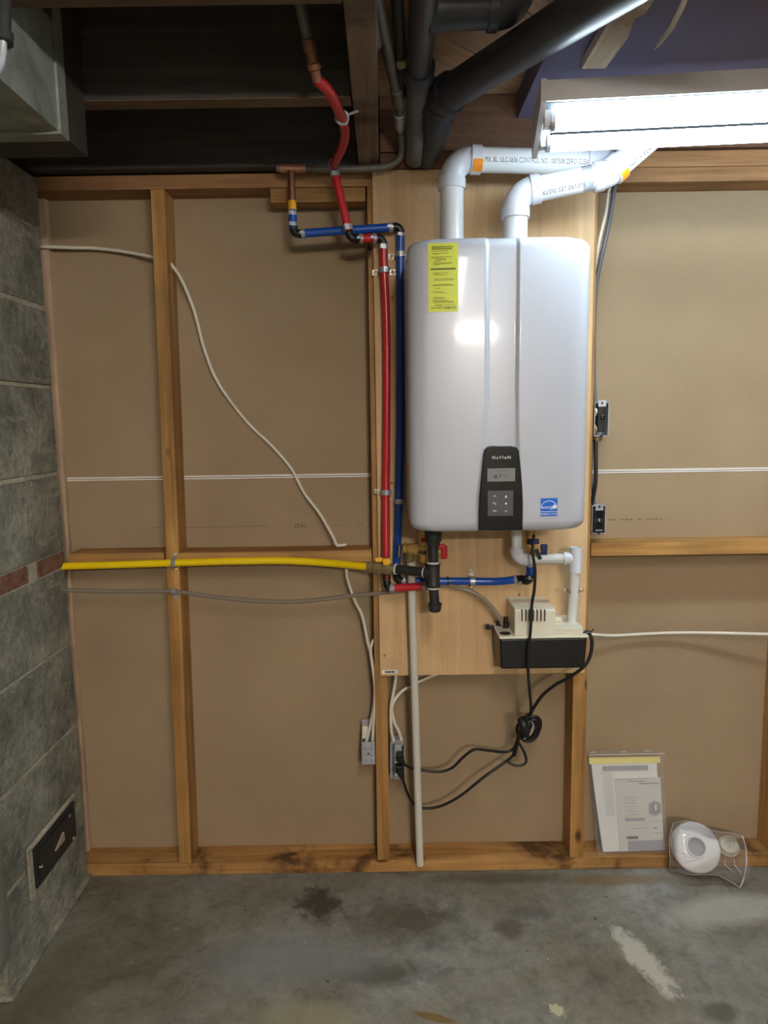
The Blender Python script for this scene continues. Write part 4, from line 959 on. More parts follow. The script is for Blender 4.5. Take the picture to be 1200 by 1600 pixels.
dp_ = P(642, 884, -0.086); de_ = P(656, 1351, -0.030)
tag(MB().lathe(dp_+V((0, 0, 0.02)), de_-dp_, [(0, 0.0095), (0, 0.0111), ((de_-dp_).length+0.02, 0.0111), ((de_-dp_).length+0.02, 0.0095), ((de_-dp_).length-0.02, 0.009)], 20).build('discharge_pipe', WHITE_CPVC),
    'long straight cream plastic discharge pipe dropping from relief valve toward floor', 'pipe')

# ================================================================== GAS LINE
gas = thing('gas_line', 'yellow jacketed gas tubing with black iron tee under the heater', 'gas pipe')
gy = -0.014
gpts = [P(90, 885, gy), P(180, 882.5, gy), P(272, 879.5, gy), P(360, 877, gy), P(440, 876, gy), P(510, 879.5, gy-0.02), P(578, 886, -0.11)]
MB().tube(gpts, 0.0108, 16, 8).build('yellow_tubing', YELLOW_CSST, gas)
sp = P(272, 879.5, gy); 
st_ = strap(gas, sp, (1, 0, 0), 0.0112, 0.0138, 0.012, 0.016)
f0 = P(574, 886, -0.108); f1 = P(617, 889, -0.135)
MB().lathe(f0, f1-f0, [(0, 0.011), (0.001, 0.0155), (0.016, 0.0165), (0.017, 0.014), (0.022, 0.0195), (0.042, 0.0195), (0.044, 0.015), (0.05, 0.0185), (0.066, 0.0185), (0.068, 0.014), (0.078, 0.014)], 8, True).build('flare_fitting', BRASS_OLD, gas, 0.0008)
MB().obox(P(604, 877, -0.135), (0.010, 0, 0), (0, 0.010, 0), (0, 0, 0.0085)).build('valve_handle', YELLOW_H, gas, 0.002)
MB().obox(P(592, 874.5, -0.135), (0.010, 0, 0), (0, 0.004, 0), (0, 0, 0.006)).build('valve_tab', YELLOW_H, gas, 0.002)
t_c = P(677, 896, -0.195)
WHT = plain('white_thread_sealant', rgb(196, 194, 186), 0.6)
MB().cyl(f1, t_c, 0.0135, 16).build('nipple', IRON, gas)
dg_ = (t_c-f1).normalized()
for s_ in (0.003, (t_c-f1).length-0.027):
    MB().lathe(f1+dg_*s_, dg_, [(0, 0.0135), (0, 0.0158), (0.005, 0.0150), (0.005, 0.0135)], 16).build('thread_sealant', WHT, gas)
MB().lathe(t_c-dg_*0.022, dg_, [(0, 0.0185), (0.022, 0.0185)], 18).build('tee_branch', IRON, gas, 0.001)
tz = lambda py: P(679, py, -0.195).z
tx = t_c.x
MB().lathe((tx, -0.195, tz(917)), (0, 0, 1), [(0, 0.0185), (0.005, 0.0195), (0.008, 0.0175), (tz(880)-tz(917)-0.006, 0.0175), (tz(880)-tz(917)-0.004, 0.0195), (tz(880)-tz(917), 0.0195)], 18).build('tee', IRON, gas)
MB().lathe((tx, -0.195, tz(880)), (0, 0, 1), [(0, 0.0135), (0, 0.018), (0.004, 0.0165), (0.004, 0.0135)], 18).build('thread_sealant', WHT, gas)
MB().cyl((tx, -0.195, tz(882)), (tx, -0.195, tz(850)), 0.0135, 18).build('riser', IRON, gas)
MB().lathe((tx, -0.195, tz(853)), (0, 0, 1), [(0, 0.0145), (0.001, 0.0175), (0.012, 0.019), (0.013, 0.0225), (0.03, 0.0235), (HZ0-tz(853)-0.003, 0.0235)], 10).build('union', IRON, gas)
lx = t_c.x+0.004
MB().cyl((tx, -0.195, tz(916)), (lx, -0.195, tz(948)), 0.013, 18).build('drip_leg', IRON, gas)
MB().lathe((tx, -0.195, tz(919.5)), (0, 0, 1), [(0, 0.0125), (0, 0.0175), (0.004, 0.0165), (0.004, 0.0125)], 18).build('thread_sealant', WHT, gas)
MB().lathe((lx, -0.195, tz(956)), (0, 0, 1), [(0, 0.011), (0.003, 0.0155), (0.016, 0.0175), (0.024, 0.0185), (0.024, 0.013)], 18).build('end_cap', IRON, gas)

# ================================================================== CLEAR CONDENSATE TUBE
ct = thing('clear_tube', 'clear vinyl condensate tube running along the wall to pump', 'tube')
cpts = [P(98, 922, -0.012), P(180, 924, -0.012), P(268, 924, -0.012), P(330, 932, -0.012), P(400, 939, -0.014), P(470, 939.5, -0.016), P(540, 932, -0.022), P(600, 926, -0.032), P(650, 921, -0.032), P(690, 914.5, -0.034),
        P(712, 917, -0.05), P(740, 926, -0.06), P(763, 943, -0.066), P(778, 962, -0.07), P(788, 980, -0.073)]
MB().tube(cpts, 0.0066, 12, 8).build('tubing', VINYL, ct)
p = P(272, 924, -0.012); MB().lathe(p-V((0.006, 0, 0)), (1, 0, 0), [(0, 0.0066), (0, 0.0085), (0.012, 0.0085), (0.012, 0.0066)], 14).build('clamp', STEEL, ct)
MB().obox(p+V((0.002, 0.0085, -0.016)), (0.006, 0, 0), (0, 0.0012, 0), (0, 0, 0.008)).build('clamp_tab', STEEL, ct, 0.0005)

# ================================================================== CONDENSATE DRAIN (PVC)
pd = thing('condensate_drain', 'white plastic drain piping from heater bottom into the pump', 'pipe')
CY = -0.12; CR = 0.0134
u0_ = V((P(807, 850, CY).x, CY, HZ0-0.002)); uc = V((u0_.x+0.001, CY, P(807, 874, CY).z)); ue = P(886, 873, CY); ue.z = uc.z+0.001
sA, sB = elbow('elbow', WHITE_FIT, pd, u0_, uc, ue, 0.0165, 0.022, 0.014, 0.0185)
MB().cyl(u0_, sA-V((0, 0, 0.01)), CR+0.0015, 20).build('pipe', WHITE_PVC, pd)
MB().lathe((u0_.x, CY, HZ0-0.012), (0, 0, 1), [(0, CR), (0, 0.0185), (0.011, 0.0185)], 20).build('coupling', WHITE_FIT, pd)
MB().cyl(sB-V((0.01, 0, 0)), (ue.x, CY, ue.z), CR, 20).build('pipe', WHITE_PVC, pd)
tx2 = P(899, 873, CY).x; 
tzt = P(899, 855, CY).z; tzb = P(899, 894, CY).z
m = MB(); m.lathe((tx2, CY, tzb), (0, 0, 1), [(0, CR), (0, 0.0178), (tzt-tzb, 0.0178), (tzt-tzb, 0.015), (tzt-tzb-0.03, 0.014)], 22)
m.lathe((tx2-0.034, CY, ue.z), (1, 0, 0), [(0, CR), (0, 0.0178), (0.016, 0.0178), (0.03, 0.013)], 22)
m.build('tee', WHITE_FIT, pd)
pbz = P(897, 966, CY).z
MB().cyl((tx2, CY, tzb+0.01), (tx2, CY+0.022, pbz-0.02), CR, 20).build('pipe', WHITE_PVC, pd)
strap(pd, (tx2, CY+0.014, P(897, 924, CY).z), (0, 0, 1), CR, 0.006, 0.012, 0.016)

# ================================================================== CONDENSATE PUMP
cpu = thing('condensate_pump', 'condensate pump with cream lid and black tank on the plywood', 'pump')
PYB = -0.0195; PYFR = -0.158
pa = P(781, 998, PYFR); pb_ = P(917, 1045, PYFR)
x0, x1, zl, zb = pa.x, pb_.x, pa.z, pb_.z
def taper_box(x0, x1, y0, y1, z0, z1, dxb, dyb):
    m = MB(); vs_ = [(x0+dxb, y0+dyb, z0), (x1-dxb, y0+dyb, z0), (x1-dxb, y1, z0), (x0+dxb, y1, z0), (x0, y0, z1), (x1, y0, z1), (x1, y1, z1), (x0, y1, z1)]
    return m.add(vs_, [(0, 3, 2, 1), (4, 5, 6, 7), (0, 1, 5, 4), (1, 2, 6, 5), (2, 3, 7, 6), (3, 0, 4, 7)])
taper_box(x0, x1, PYFR, PYB, zb, zl, 0.004, 0.004).build('tank', BLACK_PLASTIC, cpu, 0.007, 3)
lid = taper_box(x0-0.002, x1+0.003, PYFR-0.003, PYB, zl-0.001, zl+0.006, 0, 0).build('lid', CREAM_ABS, cpu, 0.003, 2)
mx0 = P(804, 995, PYFR+0.008).x; mx1 = P(866, 995, PYFR+0.02).x; mz1 = P(830, 952, PYFR+0.008).z; mz2 = P(830, 936, PYB-0.01).z
m = MB(); prof_ = [(PYFR+0.006, zl+0.005), (PYFR+0.010, mz1-0.004), (PYFR+0.016, mz1), (PYB-0.006, mz1+0.004), (PYB-0.004, zl+0.005)]
m.prism([(mx0, y, z) for y, z in prof_], (mx1-mx0, 0, 0)); mo = m.build('motor_housing', CREAM_ABS, cpu, 0.006, 3)
for k in range(7):
    px = 815.5+5.9*k; p0_ = P(px, 952.5, PYFR+0.009); p1_ = P(px, 970, PYFR+0.007)
    MB().box(p0_.x-0.0013, p0_.x+0.0013, PYFR+0.003, PYFR+0.014, p1_.z, p0_.z).build('vent_slot', BLACK_PLASTIC, mo)
sx1 = P(911, 990, PYFR+0.008).x; sz = P(880, 980, PYFR+0.008).z
MB().box(mx1-0.003, sx1, PYFR+0.007, PYB-0.004, zl+0.005, sz).build('inlet_cover', CREAM_ABS, cpu, 0.004, 2)
taper_box(mx1-0.002, mx1+0.030, PYFR+0.055, PYB-0.006, sz, sz+0.016, -0.004, 0).build('float_cover', CREAM_ABS, cpu, 0.004, 2)
for (xa, xb) in ((818, 842), (858, 882)):
    pa_ = P(xa, 996.5, PYFR+0.003); pb2 = P(xb, 996.5, PYFR+0.003)
    MB().box(pa_.x, pb2.x, PYFR+0.0035, PYFR+0.007, zl+0.005, zl+0.0075).build('lid_slot', PAPER2, lid, 0.0003)
hx = P(789, 992, PYFR+0.028)
MB().lathe((hx.x, PYFR+0.028, zl+0.0055), (0, 0, 1), [(0, 0.0155), (0.0015, 0.0155), (0.0016, 0.013)], 24).build('inlet_hole', BLACK_PLASTIC, lid)
ox = P(790, 985, -0.075)
MB().lathe((ox.x, -0.075, zl+0.004), (0, 0, 1), [(0, 0.009), (0.018, 0.0085), (0.019, 0.0065), (0.034, 0.0065)], 16).build('outlet_fitting', BLACK_PLASTIC, cpu)
MB().lathe((ox.x-0.012, -0.05, zl+0.006), (0, 0, 1), [(0, 0.012), (0.012, 0.012), (0.014, 0.008)], 16).build('spare_plug', BLACK_PLASTIC, cpu)
MB().obox((x0-0.010, -0.06, zl+0.004), (0.010, 0, 0), (0, 0.005, 0), (0, 0, 0.004)).build('hanger_arm', BLACK_PLASTIC, cpu, 0.001)
MB().lathe((x0-0.018, -0.066, zl+0.004), (0, 1, 0), [(0, 0.008), (0.014, 0.008)], 14).build('hanger_boss', BLACK_PLASTIC, cpu, 0.001)
# pen scribble on the motor housing top
sc = P(841, 943, -0.06); zz = mz1+0.0048
def scribble(pts, y=None):
    MB().tube([V((sc.x+x, -0.075+yv, mz1+0.0024)) for x, yv in pts], 0.0006, 5).build('pen_marks', INK_GREY, mo)
scribble([(0, 0.004), (0.003, -0.006), (0.006, 0.006), (0.008, -0.004), (0.011, 0.002), (0.013, -0.003)])
scribble([(0.016, 0.008), (0.019, -0.006), (0.021, 0.004), (0.024, -0.004), (0.027, 0.006), (0.03, -0.002)])

# ================================================================== POWER CORDS
CRD = 0.0042
hc = thing('power_cord', 'black power cord from heater bottom past pump to the upper socket', 'power cord', None)
pts = [P(834, 836, -0.17), P(832, 850, -0.18), P(833, 870, -0.19), P(836, 890, -0.19), P(835, 920, -0.19), P(831, 945, -0.185), P(829, 985, -0.18), P(825, 1020, -0.172), P(825.5, 1055, -0.165), P(828, 1085, -0.13), P(829.5, 1110, -0.09), P(824, 1125, -0.065)]
MB().tube(pts, CRD, 10, 6).build('upper_run', BLACK_RUBBER, hc)
pts = [P(812, 1152, -0.02), P(804, 1168, -0.01), P(790, 1175, -0.01), P(765, 1173, -0.02), P(742, 1171, -0.03), P(725, 1182, -0.02), P(706, 1200, -0.012), P(685, 1206, -0.008), P(660, 1203.5, -0.006), P(646, 1201, -0.010), P(638, 1198, -0.028), P(630, 1193, -0.048)]
MB().tube(pts, CRD, 10, 6).build('lower_run', BLACK_RUBBER, hc)
pl = P(624, 1182, -0.05)
MB().tube([P(630.5, 1193.5, -0.047), P(627, 1188, -0.050), pl], [0.006, 0.010, 0.0125], 12).build('plug', BLACK_RUBBER, hc)
MB().obox(P(624, 1182, -0.035), (0.0105, 0, 0), (0, 0.014, 0), (0, 0, 0.013)).build('plug_face', BLACK_RUBBER, hc, 0.004, 2)
pc = thing('power_cord', 'black power cord from the condensate pump side to the lower socket', 'power cord', None)
pts = [P(914, 989, -0.13), P(921, 990, -0.135), P(925, 1003, -0.14), P(922, 1025, -0.14), P(912, 1042, -0.14), P(890, 1058, -0.13), P(868, 1070, -0.11), P(848, 1086, -0.09), P(834, 1106, -0.075), P(826, 1122, -0.065)]
MB().tube(pts, CRD+0.0006, 10, 6).build('upper_run', BLACK_RUBBER, pc)
pts = [P(822, 1125, -0.06), P(812, 1150, -0.025), P(803, 1178, -0.015), P(786, 1193, -0.015), P(755, 1215, -0.025), P(720, 1243, -0.02), P(690, 1259, -0.010), P(665, 1263, -0.004), P(648, 1257, -0.006), P(637, 1240, -0.022), P(630, 1220, -0.046)]
MB().tube(pts, CRD, 10, 6).build('lower_run', BLACK_RUBBER, pc)
MB().tube([P(629.5, 1217, -0.05), P(627, 1210, -0.05), P(624, 1202, -0.046)], [0.006, 0.010, 0.0125], 12).build('plug', BLACK_RUBBER, pc)
MB().obox(P(623.5, 1200, -0.035), (0.0115, 0, 0), (0, 0.013, 0), (0, 0, 0.012)).build('plug_face', BLACK_RUBBER, pc, 0.004, 2)
MB().tube([P(918, 989, -0.134), P(924, 986.5, -0.14), P(928, 983, -0.145)], 0.0018, 6).build('cord_tie', BLACK_PLASTIC, pc)
MB().tube([P(913, 991, -0.134), P(917, 988, -0.136), P(920, 989, -0.136)], 0.007, 10).build('strain_relief', BLACK_PLASTIC, pc)
# coiled slack
cb = thing('cord_bundle', 'tied bundle of slack black cord hanging between the studs', 'cord bundle', None)
cA = P(821, 1138, -0.05); dA = (P(826, 1112, -0.07)-P(806, 1168, -0.02)).normalized(); sA_ = V((0.85, -0.45, 0)).normalized()
for k, (rx, rz, oy, ox_, tl) in enumerate(((0.022, 0.034, 0.000, 0.004, 0.0), (0.024, 0.036, -0.010, 0.010, 0.1), (0.024, 0.035, 0.010, 0.014, -0.1), (0.021, 0.033, -0.018, 0.002, 0.15), (0.019, 0.031, 0.017, -0.004, -0.05), (0.025, 0.036, 0.004, 0.016, 0.05))):
    cc_ = P(825, 1140, -0.05)+V((ox_-0.004, oy, 0.001*k)); pts = []
    for j in range(29):
        a = 2*PI*j/28; u_ = math.cos(a)*rx; v_ = math.sin(a)*rz
        rot = -0.45+tl
        pts.append(cc_+V((u_*math.cos(rot)-v_*math.sin(rot), oy*0.2*math.sin(a), u_*math.sin(rot)+v_*math.cos(rot))))
    MB().tube(pts, CRD, 8).build('loop', BLACK_RUBBER, cb)
MB().tube([P(812, 1122, -0.075), P(818, 1132, -0.085), P(822, 1146, -0.085), P(818, 1156, -0.06)], [0.010, 0.015, 0.013, 0.006], 10, 4).build('cord_knot', BLACK_RUBBER, cb)
MB().tube([P(826, 1116, -0.08), P(815, 1140, -0.075), P(808, 1160, -0.05), P(803, 1180, -0.03)], 0.0062, 10, 4).build('cord_strand', BLACK_RUBBER, cb)
MB().tube([P(807, 1160, -0.03), P(812, 1163, -0.03), P(820, 1178, -0.03), P(822, 1190, -0.03), P(815, 1196, -0.03), P(805, 1196, -0.03), P(795, 1192, -0.028), P(793, 1188, -0.026)], 0.0038, 8, 5).build('hanging_loop', BLACK_RUBBER, cb)
MB().tube([P(831, 1128, -0.093), P(833, 1136, -0.094), P(828, 1148, -0.094), P(818, 1155, -0.09)], 0.0013, 6, 4).build('twist_tie', GALV, cb)

# ================================================================== ELECTRICAL BOXES
jb = thing('junction_box', 'steel junction box with blank cover on the left of stud', 'electrical box')
ja = P(564, 1159, 0.0); jb2 = P(587, 1194, 0.0)
m = MB(); JX0, JX1, JZ0, JZ1 = ja.x+0.001, -0.0375, jb2.z, ja.z
JY = -0.004
m.box(JX0, JX1, JY, JY+0.003, JZ0, JZ1); m.box(JX0, JX0+0.002, JY, 0.06, JZ0, JZ1); m.box(JX1-0.002, JX1, JY, 0.06, JZ0, JZ1); m.box(JX0, JX1, JY, 0.06, JZ0, JZ0+0.002); m.box(JX0, JX1, 0.058, 0.06, JZ0, JZ1+0.045)
m.build('box_shell', GALV, jb, 0.0006)
for k in range(6):
    xx = JX0+0.011+0.019*(k % 2); zz = JZ0+0.012+0.02*(k//2)
    MB().lathe((xx, JY+0.0005, zz), (0, -1, 0), [(0, 0.0065), (0.0012, 0.006)], 14).build('knockout', STEEL, jb)
MB().box(JX0+0.002, JX0+0.02, 0.02, 0.045, JZ1, JZ1+0.04).build('cable_clamp', NM_WHITE, jb, 0.002)
MB().lathe(((JX0+JX1)/2, JY, (JZ0+JZ1)/2), (0, -1, 0), [(0, 0.003), (0.0014, 0.0028)], 10).build('screw', BLACK_PLASTIC, jb)
ob = thing('outlet_box', 'open steel outlet box with white double socket right of stud', 'electrical box')
OX0, OX1 = 0.008, 0.052; OZ0 = P(622, 1214, 0).z; OZ1 = P(622, 1161, 0).z
m = MB(); m.box(OX0, OX0+0.002, -0.010, 0.055, OZ0, OZ1); m.box(OX1-0.002, OX1, -0.010, 0.055, OZ0, OZ1); m.box(OX0, OX1, 0.053, 0.055, OZ0, OZ1); m.box(OX0, OX1, -0.006, 0.055, OZ0, OZ0+0.002); m.box(OX0, OX1, 0.0, 0.055, OZ1-0.002, OZ1)
m.build('box_shell', GALV, ob, 0.0006)
MB().box(OX0+0.013, OX1-0.008, -0.020, 0.01, OZ0+0.013, OZ1-0.022).build('socket', INK_WHITE, ob, 0.002)
MB().box(OX0+0.014, OX1-0.010, -0.010, -0.008, OZ0-0.002, OZ1).build('mounting_strap', GALV, ob, 0.0005)
for zz in (OZ0+0.004, OZ1-0.008): MB().lathe(((OX0+OX1)/2, -0.010, zz), (0, -1, 0), [(0, 0.004), (0.002, 0.0035)], 10).build('screw', STEEL, ob)
def side_box(name, label, px0, px1, py0, py1, kind):
    t = thing(name, label, 'electrical box'); yf = -0.002
    a = P(px0, py1, yf); b_ = P(px1, py0, yf); x0, x1, z0, z1 = max(a.x, 0.606), b_.x, a.z, b_.z
    m = MB(); m.box(x0, x0+0.002, yf, 0.055, z0, z1); m.box(x1-0.002, x1, yf, 0.055, z0, z1); m.box(x0, x1, 0.053, 0.055, z0, z1); m.box(x0, x1, yf, 0.055, z0, z0+0.002); m.box(x0, x1, yf, 0.055, z1-0.002, z1)
    m.build('box_shell', GALV, t, 0.0006)
    xc = (x0+x1)/2; zc = (z0+z1)/2
    m = MB()
    for s in (1, -1):
        ze = z1 if s > 0 else z0
        m.box(xc-0.012, xc+0.010, yf-0.006, yf-0.0045, min(ze, ze-s*0.012), max(ze+s*0.006, ze))
    m.build('mounting_ear', GALV if kind == 's' else STEEL, t, 0.0005)
    for s in (1, -1):
        MB().lathe((xc-0.001, yf-0.006, zc+s*((z1-z0)/2-0.002)), (0, -1, 0), [(0, 0.0035), (0.002, 0.003)], 10).build('screw', BLACK_PLASTIC, t)
    if kind == 's':
        MB().box(xc-0.011, xc+0.009, yf-0.004, 0.03, z0+0.012, z1-0.012).build('switch_body', BLACK_PLASTIC, t, 0.002)
        MB().obox((xc, yf-0.008, zc+0.006), (0.004, 0, 0), (0, 0.009, -0.002), (0, 0.001, 0.006)).build('toggle', BLACK_GLOSS, t, 0.002)
        MB().tube([(xc-0.017, 0.0, z1-0.018), (xc-0.016, -0.006, z1-0.026), (xc-0.018, 0.002, z1-0.038)], 0.003, 8, 4).build('wire', NM_WHITE, t)
        MB().tube([(xc-0.016, 0.0, z0+0.012), (xc-0.015, -0.004, z0+0.022), (xc-0.017, 0.006, z0+0.032)], 0.0025, 8, 4).build('wire', BRASS, t)
        MB().lathe((xc-0.004, 0.024, z0+0.001), (0, 0, -1), [(0, 0.015), (0.012, 0.015), (0.012, 0.011), (0.016, 0.011)], 14).build('cable_connector', BRASS_OLD, t)
    else:
        MB().box(x0+0.003, x1-0.003, yf-0.006, 0.03, z0+0.008, z1-0.008).build('receptacle', BLACK_PLASTIC, t, 0.004, 3)
        for s in (1, -1):
            MB().box(xc-0.013, xc+0.011, yf-0.009, yf-0.004, zc+s*0.016-0.010, zc+s*0.016+0.010).build('socket_face', BLACK_GLOSS, t, 0.003)
            MB().box(xc-0.012, xc+0.010, yf-0.0075, yf-0.005, zc+s*0.030-0.0015, zc+s*0.030+0.0008).build('socket_edge', GALV, t, 0.0003)
        MB().box(xc-0.003, xc+0.001, yf-0.0085, yf-0.004, zc-0.004, zc+0.004).build('centre_plate', GALV, t, 0.0003)
    return t
side_box('switch_box', 'open steel switch box right of the white water heater', 926, 952, 628.5, 682, 's')
side_box('outlet_box', 'open box with black double socket below the switch box', 922, 947, 790, 834, 'o')

# ================================================================== CABLES
def cable(label, pts, mat=NM_WHITE, r=0.0048, sub=7, name='wire_cable', extra=None, flat=0.62):
    m = MB(); m.tube(pts, r, 10, sub, True, None); o = m.build(name, mat); tag(o, label, 'cable'); return o
cable('white cable crossing the upper left bay into the leaning stud', [P(58, 385, 0.055), P(110, 387, 0.06), P(150, 388, 0.065), P(200, 394, 0.06), P(240, 402, 0.04), P(258, 407, 0.04)])
cable('long white cable swooping down from the leaning stud to the blocking', [P(254, 406, 0.045), P(266, 412, 0.04), P(283, 436, 0.045), P(303, 485, 0.06), P(320, 548, 0.07), P(342, 600, 0.075), P(385, 658, 0.08), P(425, 697, 0.08), P(455, 732, 0.08), P(475, 770, 0.07), P(500, 803, 0.055), P(520, 838, 0.035), P(526, 851, 0.022), P(532, 852, 0.022), P(541, 851, 0.026)], sub=6)
cable('white cable dropping below the blocking into the steel junction box', [P(541, 889, 0.03), P(543, 905, 0.03), P(555, 940, 0.035), P(566, 962, 0.035), P(574, 1000, 0.03), P(583, 1040, 0.025), P(585.5, 1080, 0.02), P(583, 1110, 0.02), P(577, 1140, 0.02), P(571, 1163, 0.022)])
cable('second white cable curving from plywood edge to the steel junction box', [P(592, 995, 0.03), P(584, 1000, 0.025), P(579, 1015, 0.02), P(582, 1040, 0.012), P(586, 1075, 0.008), P(585, 1110, 0.008), P(583, 1140, 0.015), P(582, 1163, 0.02)])
cable('white cable from behind the plywood straight down to outlet box', [P(620, 1045, 0.02), P(617, 1070, 0.015), P(611.5, 1100, 0.01), P(610.5, 1120, 0.01), P(612, 1145, 0.015), P(617.5, 1164, 0.02)])
cable('white cable arching from under the plywood into the outlet box', [P(690, 1050, 0.05), P(668, 1059, 0.045), P(645, 1070, 0.035), P(628, 1080, 0.025), P(616, 1095, 0.012), P(612, 1108, 0.008), P(616, 1128, 0.012), P(624, 1145, 0.018), P(629, 1164, 0.022)])
cable('white cable crossing the right bay level with the pump', [P(895, 986, 0.06), P(922, 991, 0.05), P(960, 993, 0.065), P(1000, 991, 0.07), P(1050, 989, 0.07), P(1110, 989, 0.06), P(1200, 991, 0.04), P(1260, 992, 0.04)], sub=6)
cable('pale cable hanging beside the plywood edge below the vent elbow', [P(960, 262, 0.05), P(951, 300, 0.03), P(947, 330, 0.02), P(940, 360, 0.015), P(935, 385, 0.02), P(931, 420, 0.03), P(928, 480, 0.045)], NM_WHITE)
cable('dark cable hanging beside the pale one below the vent elbow', [P(967, 262, 0.05), P(959, 300, 0.02), P(953, 340, 0.012), P(946, 375, 0.01), P(938, 410, 0.014), P(931, 450, 0.02), P(927.5, 520, 0.03), P(928, 600, 0.03), P(930, 631, 0.03)], NM_GREY, 0.0062)
cable('black cable joining switch box to the black socket box', [P(931, 684, 0.022), P(931, 705, 0.015), P(931, 735, 0.01), P(930, 760, 0.01), P(926, 780, 0.015), P(924, 793, 0.022)], BLACK_RUBBER, 0.0056)
cable('thin dark cable behind the plywood edge above the socket box', [P(927, 684, 0.03), P(924, 720, 0.03), P(923.5, 745, 0.03), P(926, 765, 0.028), P(928, 780, 0.03), P(930, 792, 0.03)], NM_GREY, 0.0042)

# ================================================================== MANUAL BAG
mb = thing('manual_bag', 'clear zip bag of printed manuals leaning in the right bay', 'document bag')
A_ = P(918, 1172, 0.078); B_ = P(1032, 1170, 0.078); C_ = P(1040, 1329, 0.022); D_ = P(932, 1333, 0.022)
def bil(u, v, off=0.0):     # u right, v down
    p = (A_*(1-u)+B_*u)*(1-v)+(D_*(1-u)+C_*u)*v
    return p+V((0, -off*0.95, off*0.3))
def sheet(name, mat, parent, u0, u1, v0, v1, off, th=0.0, nu=10, nv=12, wob=0.0, skew=0.0):
    def pt(i, j, o):
        u = u0+(u1-u0)*i/nu+skew*(j/nv)**1.4*(1-i/nu); v = v0+(v1-v0)*j/nv
        return bil(u, v, o+wob*math.sin(7*u+5*v)*math.sin(9*v+2*u))
    vs_ = [pt(i, j, off) for j in range(nv+1) for i in range(nu+1)]; k = len(vs_); fs_ = []
    for j in range(nv):
        for i in range(nu): a = j*(nu+1)+i; fs_.append((a, a+1, a+nu+2, a+nu+1))
    if th:
        vs_ += [pt(i, j, off-th) for j in range(nv+1) for i in range(nu+1)]
        for j in range(nv):
            for i in range(nu): a = k+j*(nu+1)+i; fs_.append((a, a+nu+1, a+nu+2, a+1))
        rim_ = [i for i in range(nu+1)]+[j*(nu+1)+nu for j in range(1, nv+1)]+[nv*(nu+1)+i for i in range(nu-1, -1, -1)]+[j*(nu+1) for j in range(nv-1, 0, -1)]
        for q_ in range(len(rim_)):
            a, b_ = rim_[q_], rim_[(q_+1) % len(rim_)]; fs_.append((a, k+a, k+b_, b_))
    return MB().add(vs_, fs_).build(name, mat, parent)
sheet('manual', PAPER, mb, 0.03, 0.93, 0.13, 0.985, 0.006, 0.006, skew=0.06)
sheet('booklet', PAPER2, mb, 0.33, 0.965, 0.275, 0.985, 0.0085, 0.002)
sheet('yellow_strip', PAPER_YEL, mb, 0.0, 0.975, 0.07, 0.135, 0.0075, 0.001)
pf = lambda u, v: bil(u, v, 0.0093)
def qd(name, mat, rects): return quads(name, mat, mb, rects, lambda u, v: bil(u, v, 0.0096), 4)
qd('printed_banner', PAPER_GREY, [(0.17, 0.80, 0.155, 0.20), (0.45, 0.975, 0.885, 0.98), (0.43, 0.71, 0.665, 0.695)])
random.seed(11)
qd('printed_lines', INK_GREY, [(0.33, 0.63, 0.174, 0.182), (0.12, 0.30, 0.228, 0.231), (0.36, 0.80, 0.285, 0.288), (0.5, 0.75, 0.305, 0.311), (0.66, 0.94, 0.328, 0.336)]
   + [(0.44, 0.53+0.05*random.random(), v, v+0.003) for v in (0.46, 0.475, 0.50, 0.52, 0.55, 0.58, 0.60, 0.63, 0.65)]
   + [(0.55, 0.60+0.03*random.random(), v, v+0.003) for v in (0.46, 0.49, 0.52, 0.55, 0.60, 0.63)]
   + [(0.52, 0.78, 0.765, 0.768), (0.82, 0.88, 0.765, 0.775), (0.80, 0.95, 0.70, 0.703), (0.82, 0.95, 0.815, 0.818), (0.55, 0.72, 0.91, 0.915), (0.55, 0.70, 0.93, 0.935)])
qd('printed_lines', PAPER_GREY, [(0.16+0.02*random.random(), 0.30, v, v+0.004) for v in [0.25+0.018*k for k in range(22)]])
qd('printed_barcode', INK, [(0.44+0.013*k, 0.447+0.013*k+0.002*(k % 3), 0.84, 0.868) for k in range(13)])
cx_, cy_ = 0.865, 0.575
poly_mark('printed_drawing', PAPER_GREY, mb, [(cx_, cy_-0.075), (cx_+0.085, cy_-0.045), (cx_+0.085, cy_+0.055), (cx_, cy_+0.08), (cx_-0.085, cy_+0.055), (cx_-0.085, cy_-0.045)], lambda u, v: bil(u, v, 0.0097))
poly_mark('printed_drawing', INK_GREY, mb, [(cx_-0.03, cy_-0.04), (cx_+0.04, cy_-0.045), (cx_+0.045, cy_+0.03), (cx_+0.01, cy_+0.045), (cx_-0.025, cy_+0.03)], lambda u, v: bil(u, v, 0.0100))
poly_mark('printed_drawing', PAPER2, mb, [(cx_-0.015, cy_-0.035), (cx_+0.03, cy_-0.038), (cx_+0.032, cy_+0.02), (cx_+0.008, cy_+0.03), (cx_-0.012, cy_+0.02)], lambda u, v: bil(u, v, 0.0103))
sheet('film_bag', CLEAR, mb, -0.005, 1.01, 0.0, 1.0, 0.0135, 0.0, 16, 20, 0.0022)
sheet('zip_strip', CLEAR_STRIP, mb, 0.0, 1.03, 0.036, 0.044, 0.0150, 0.0015)

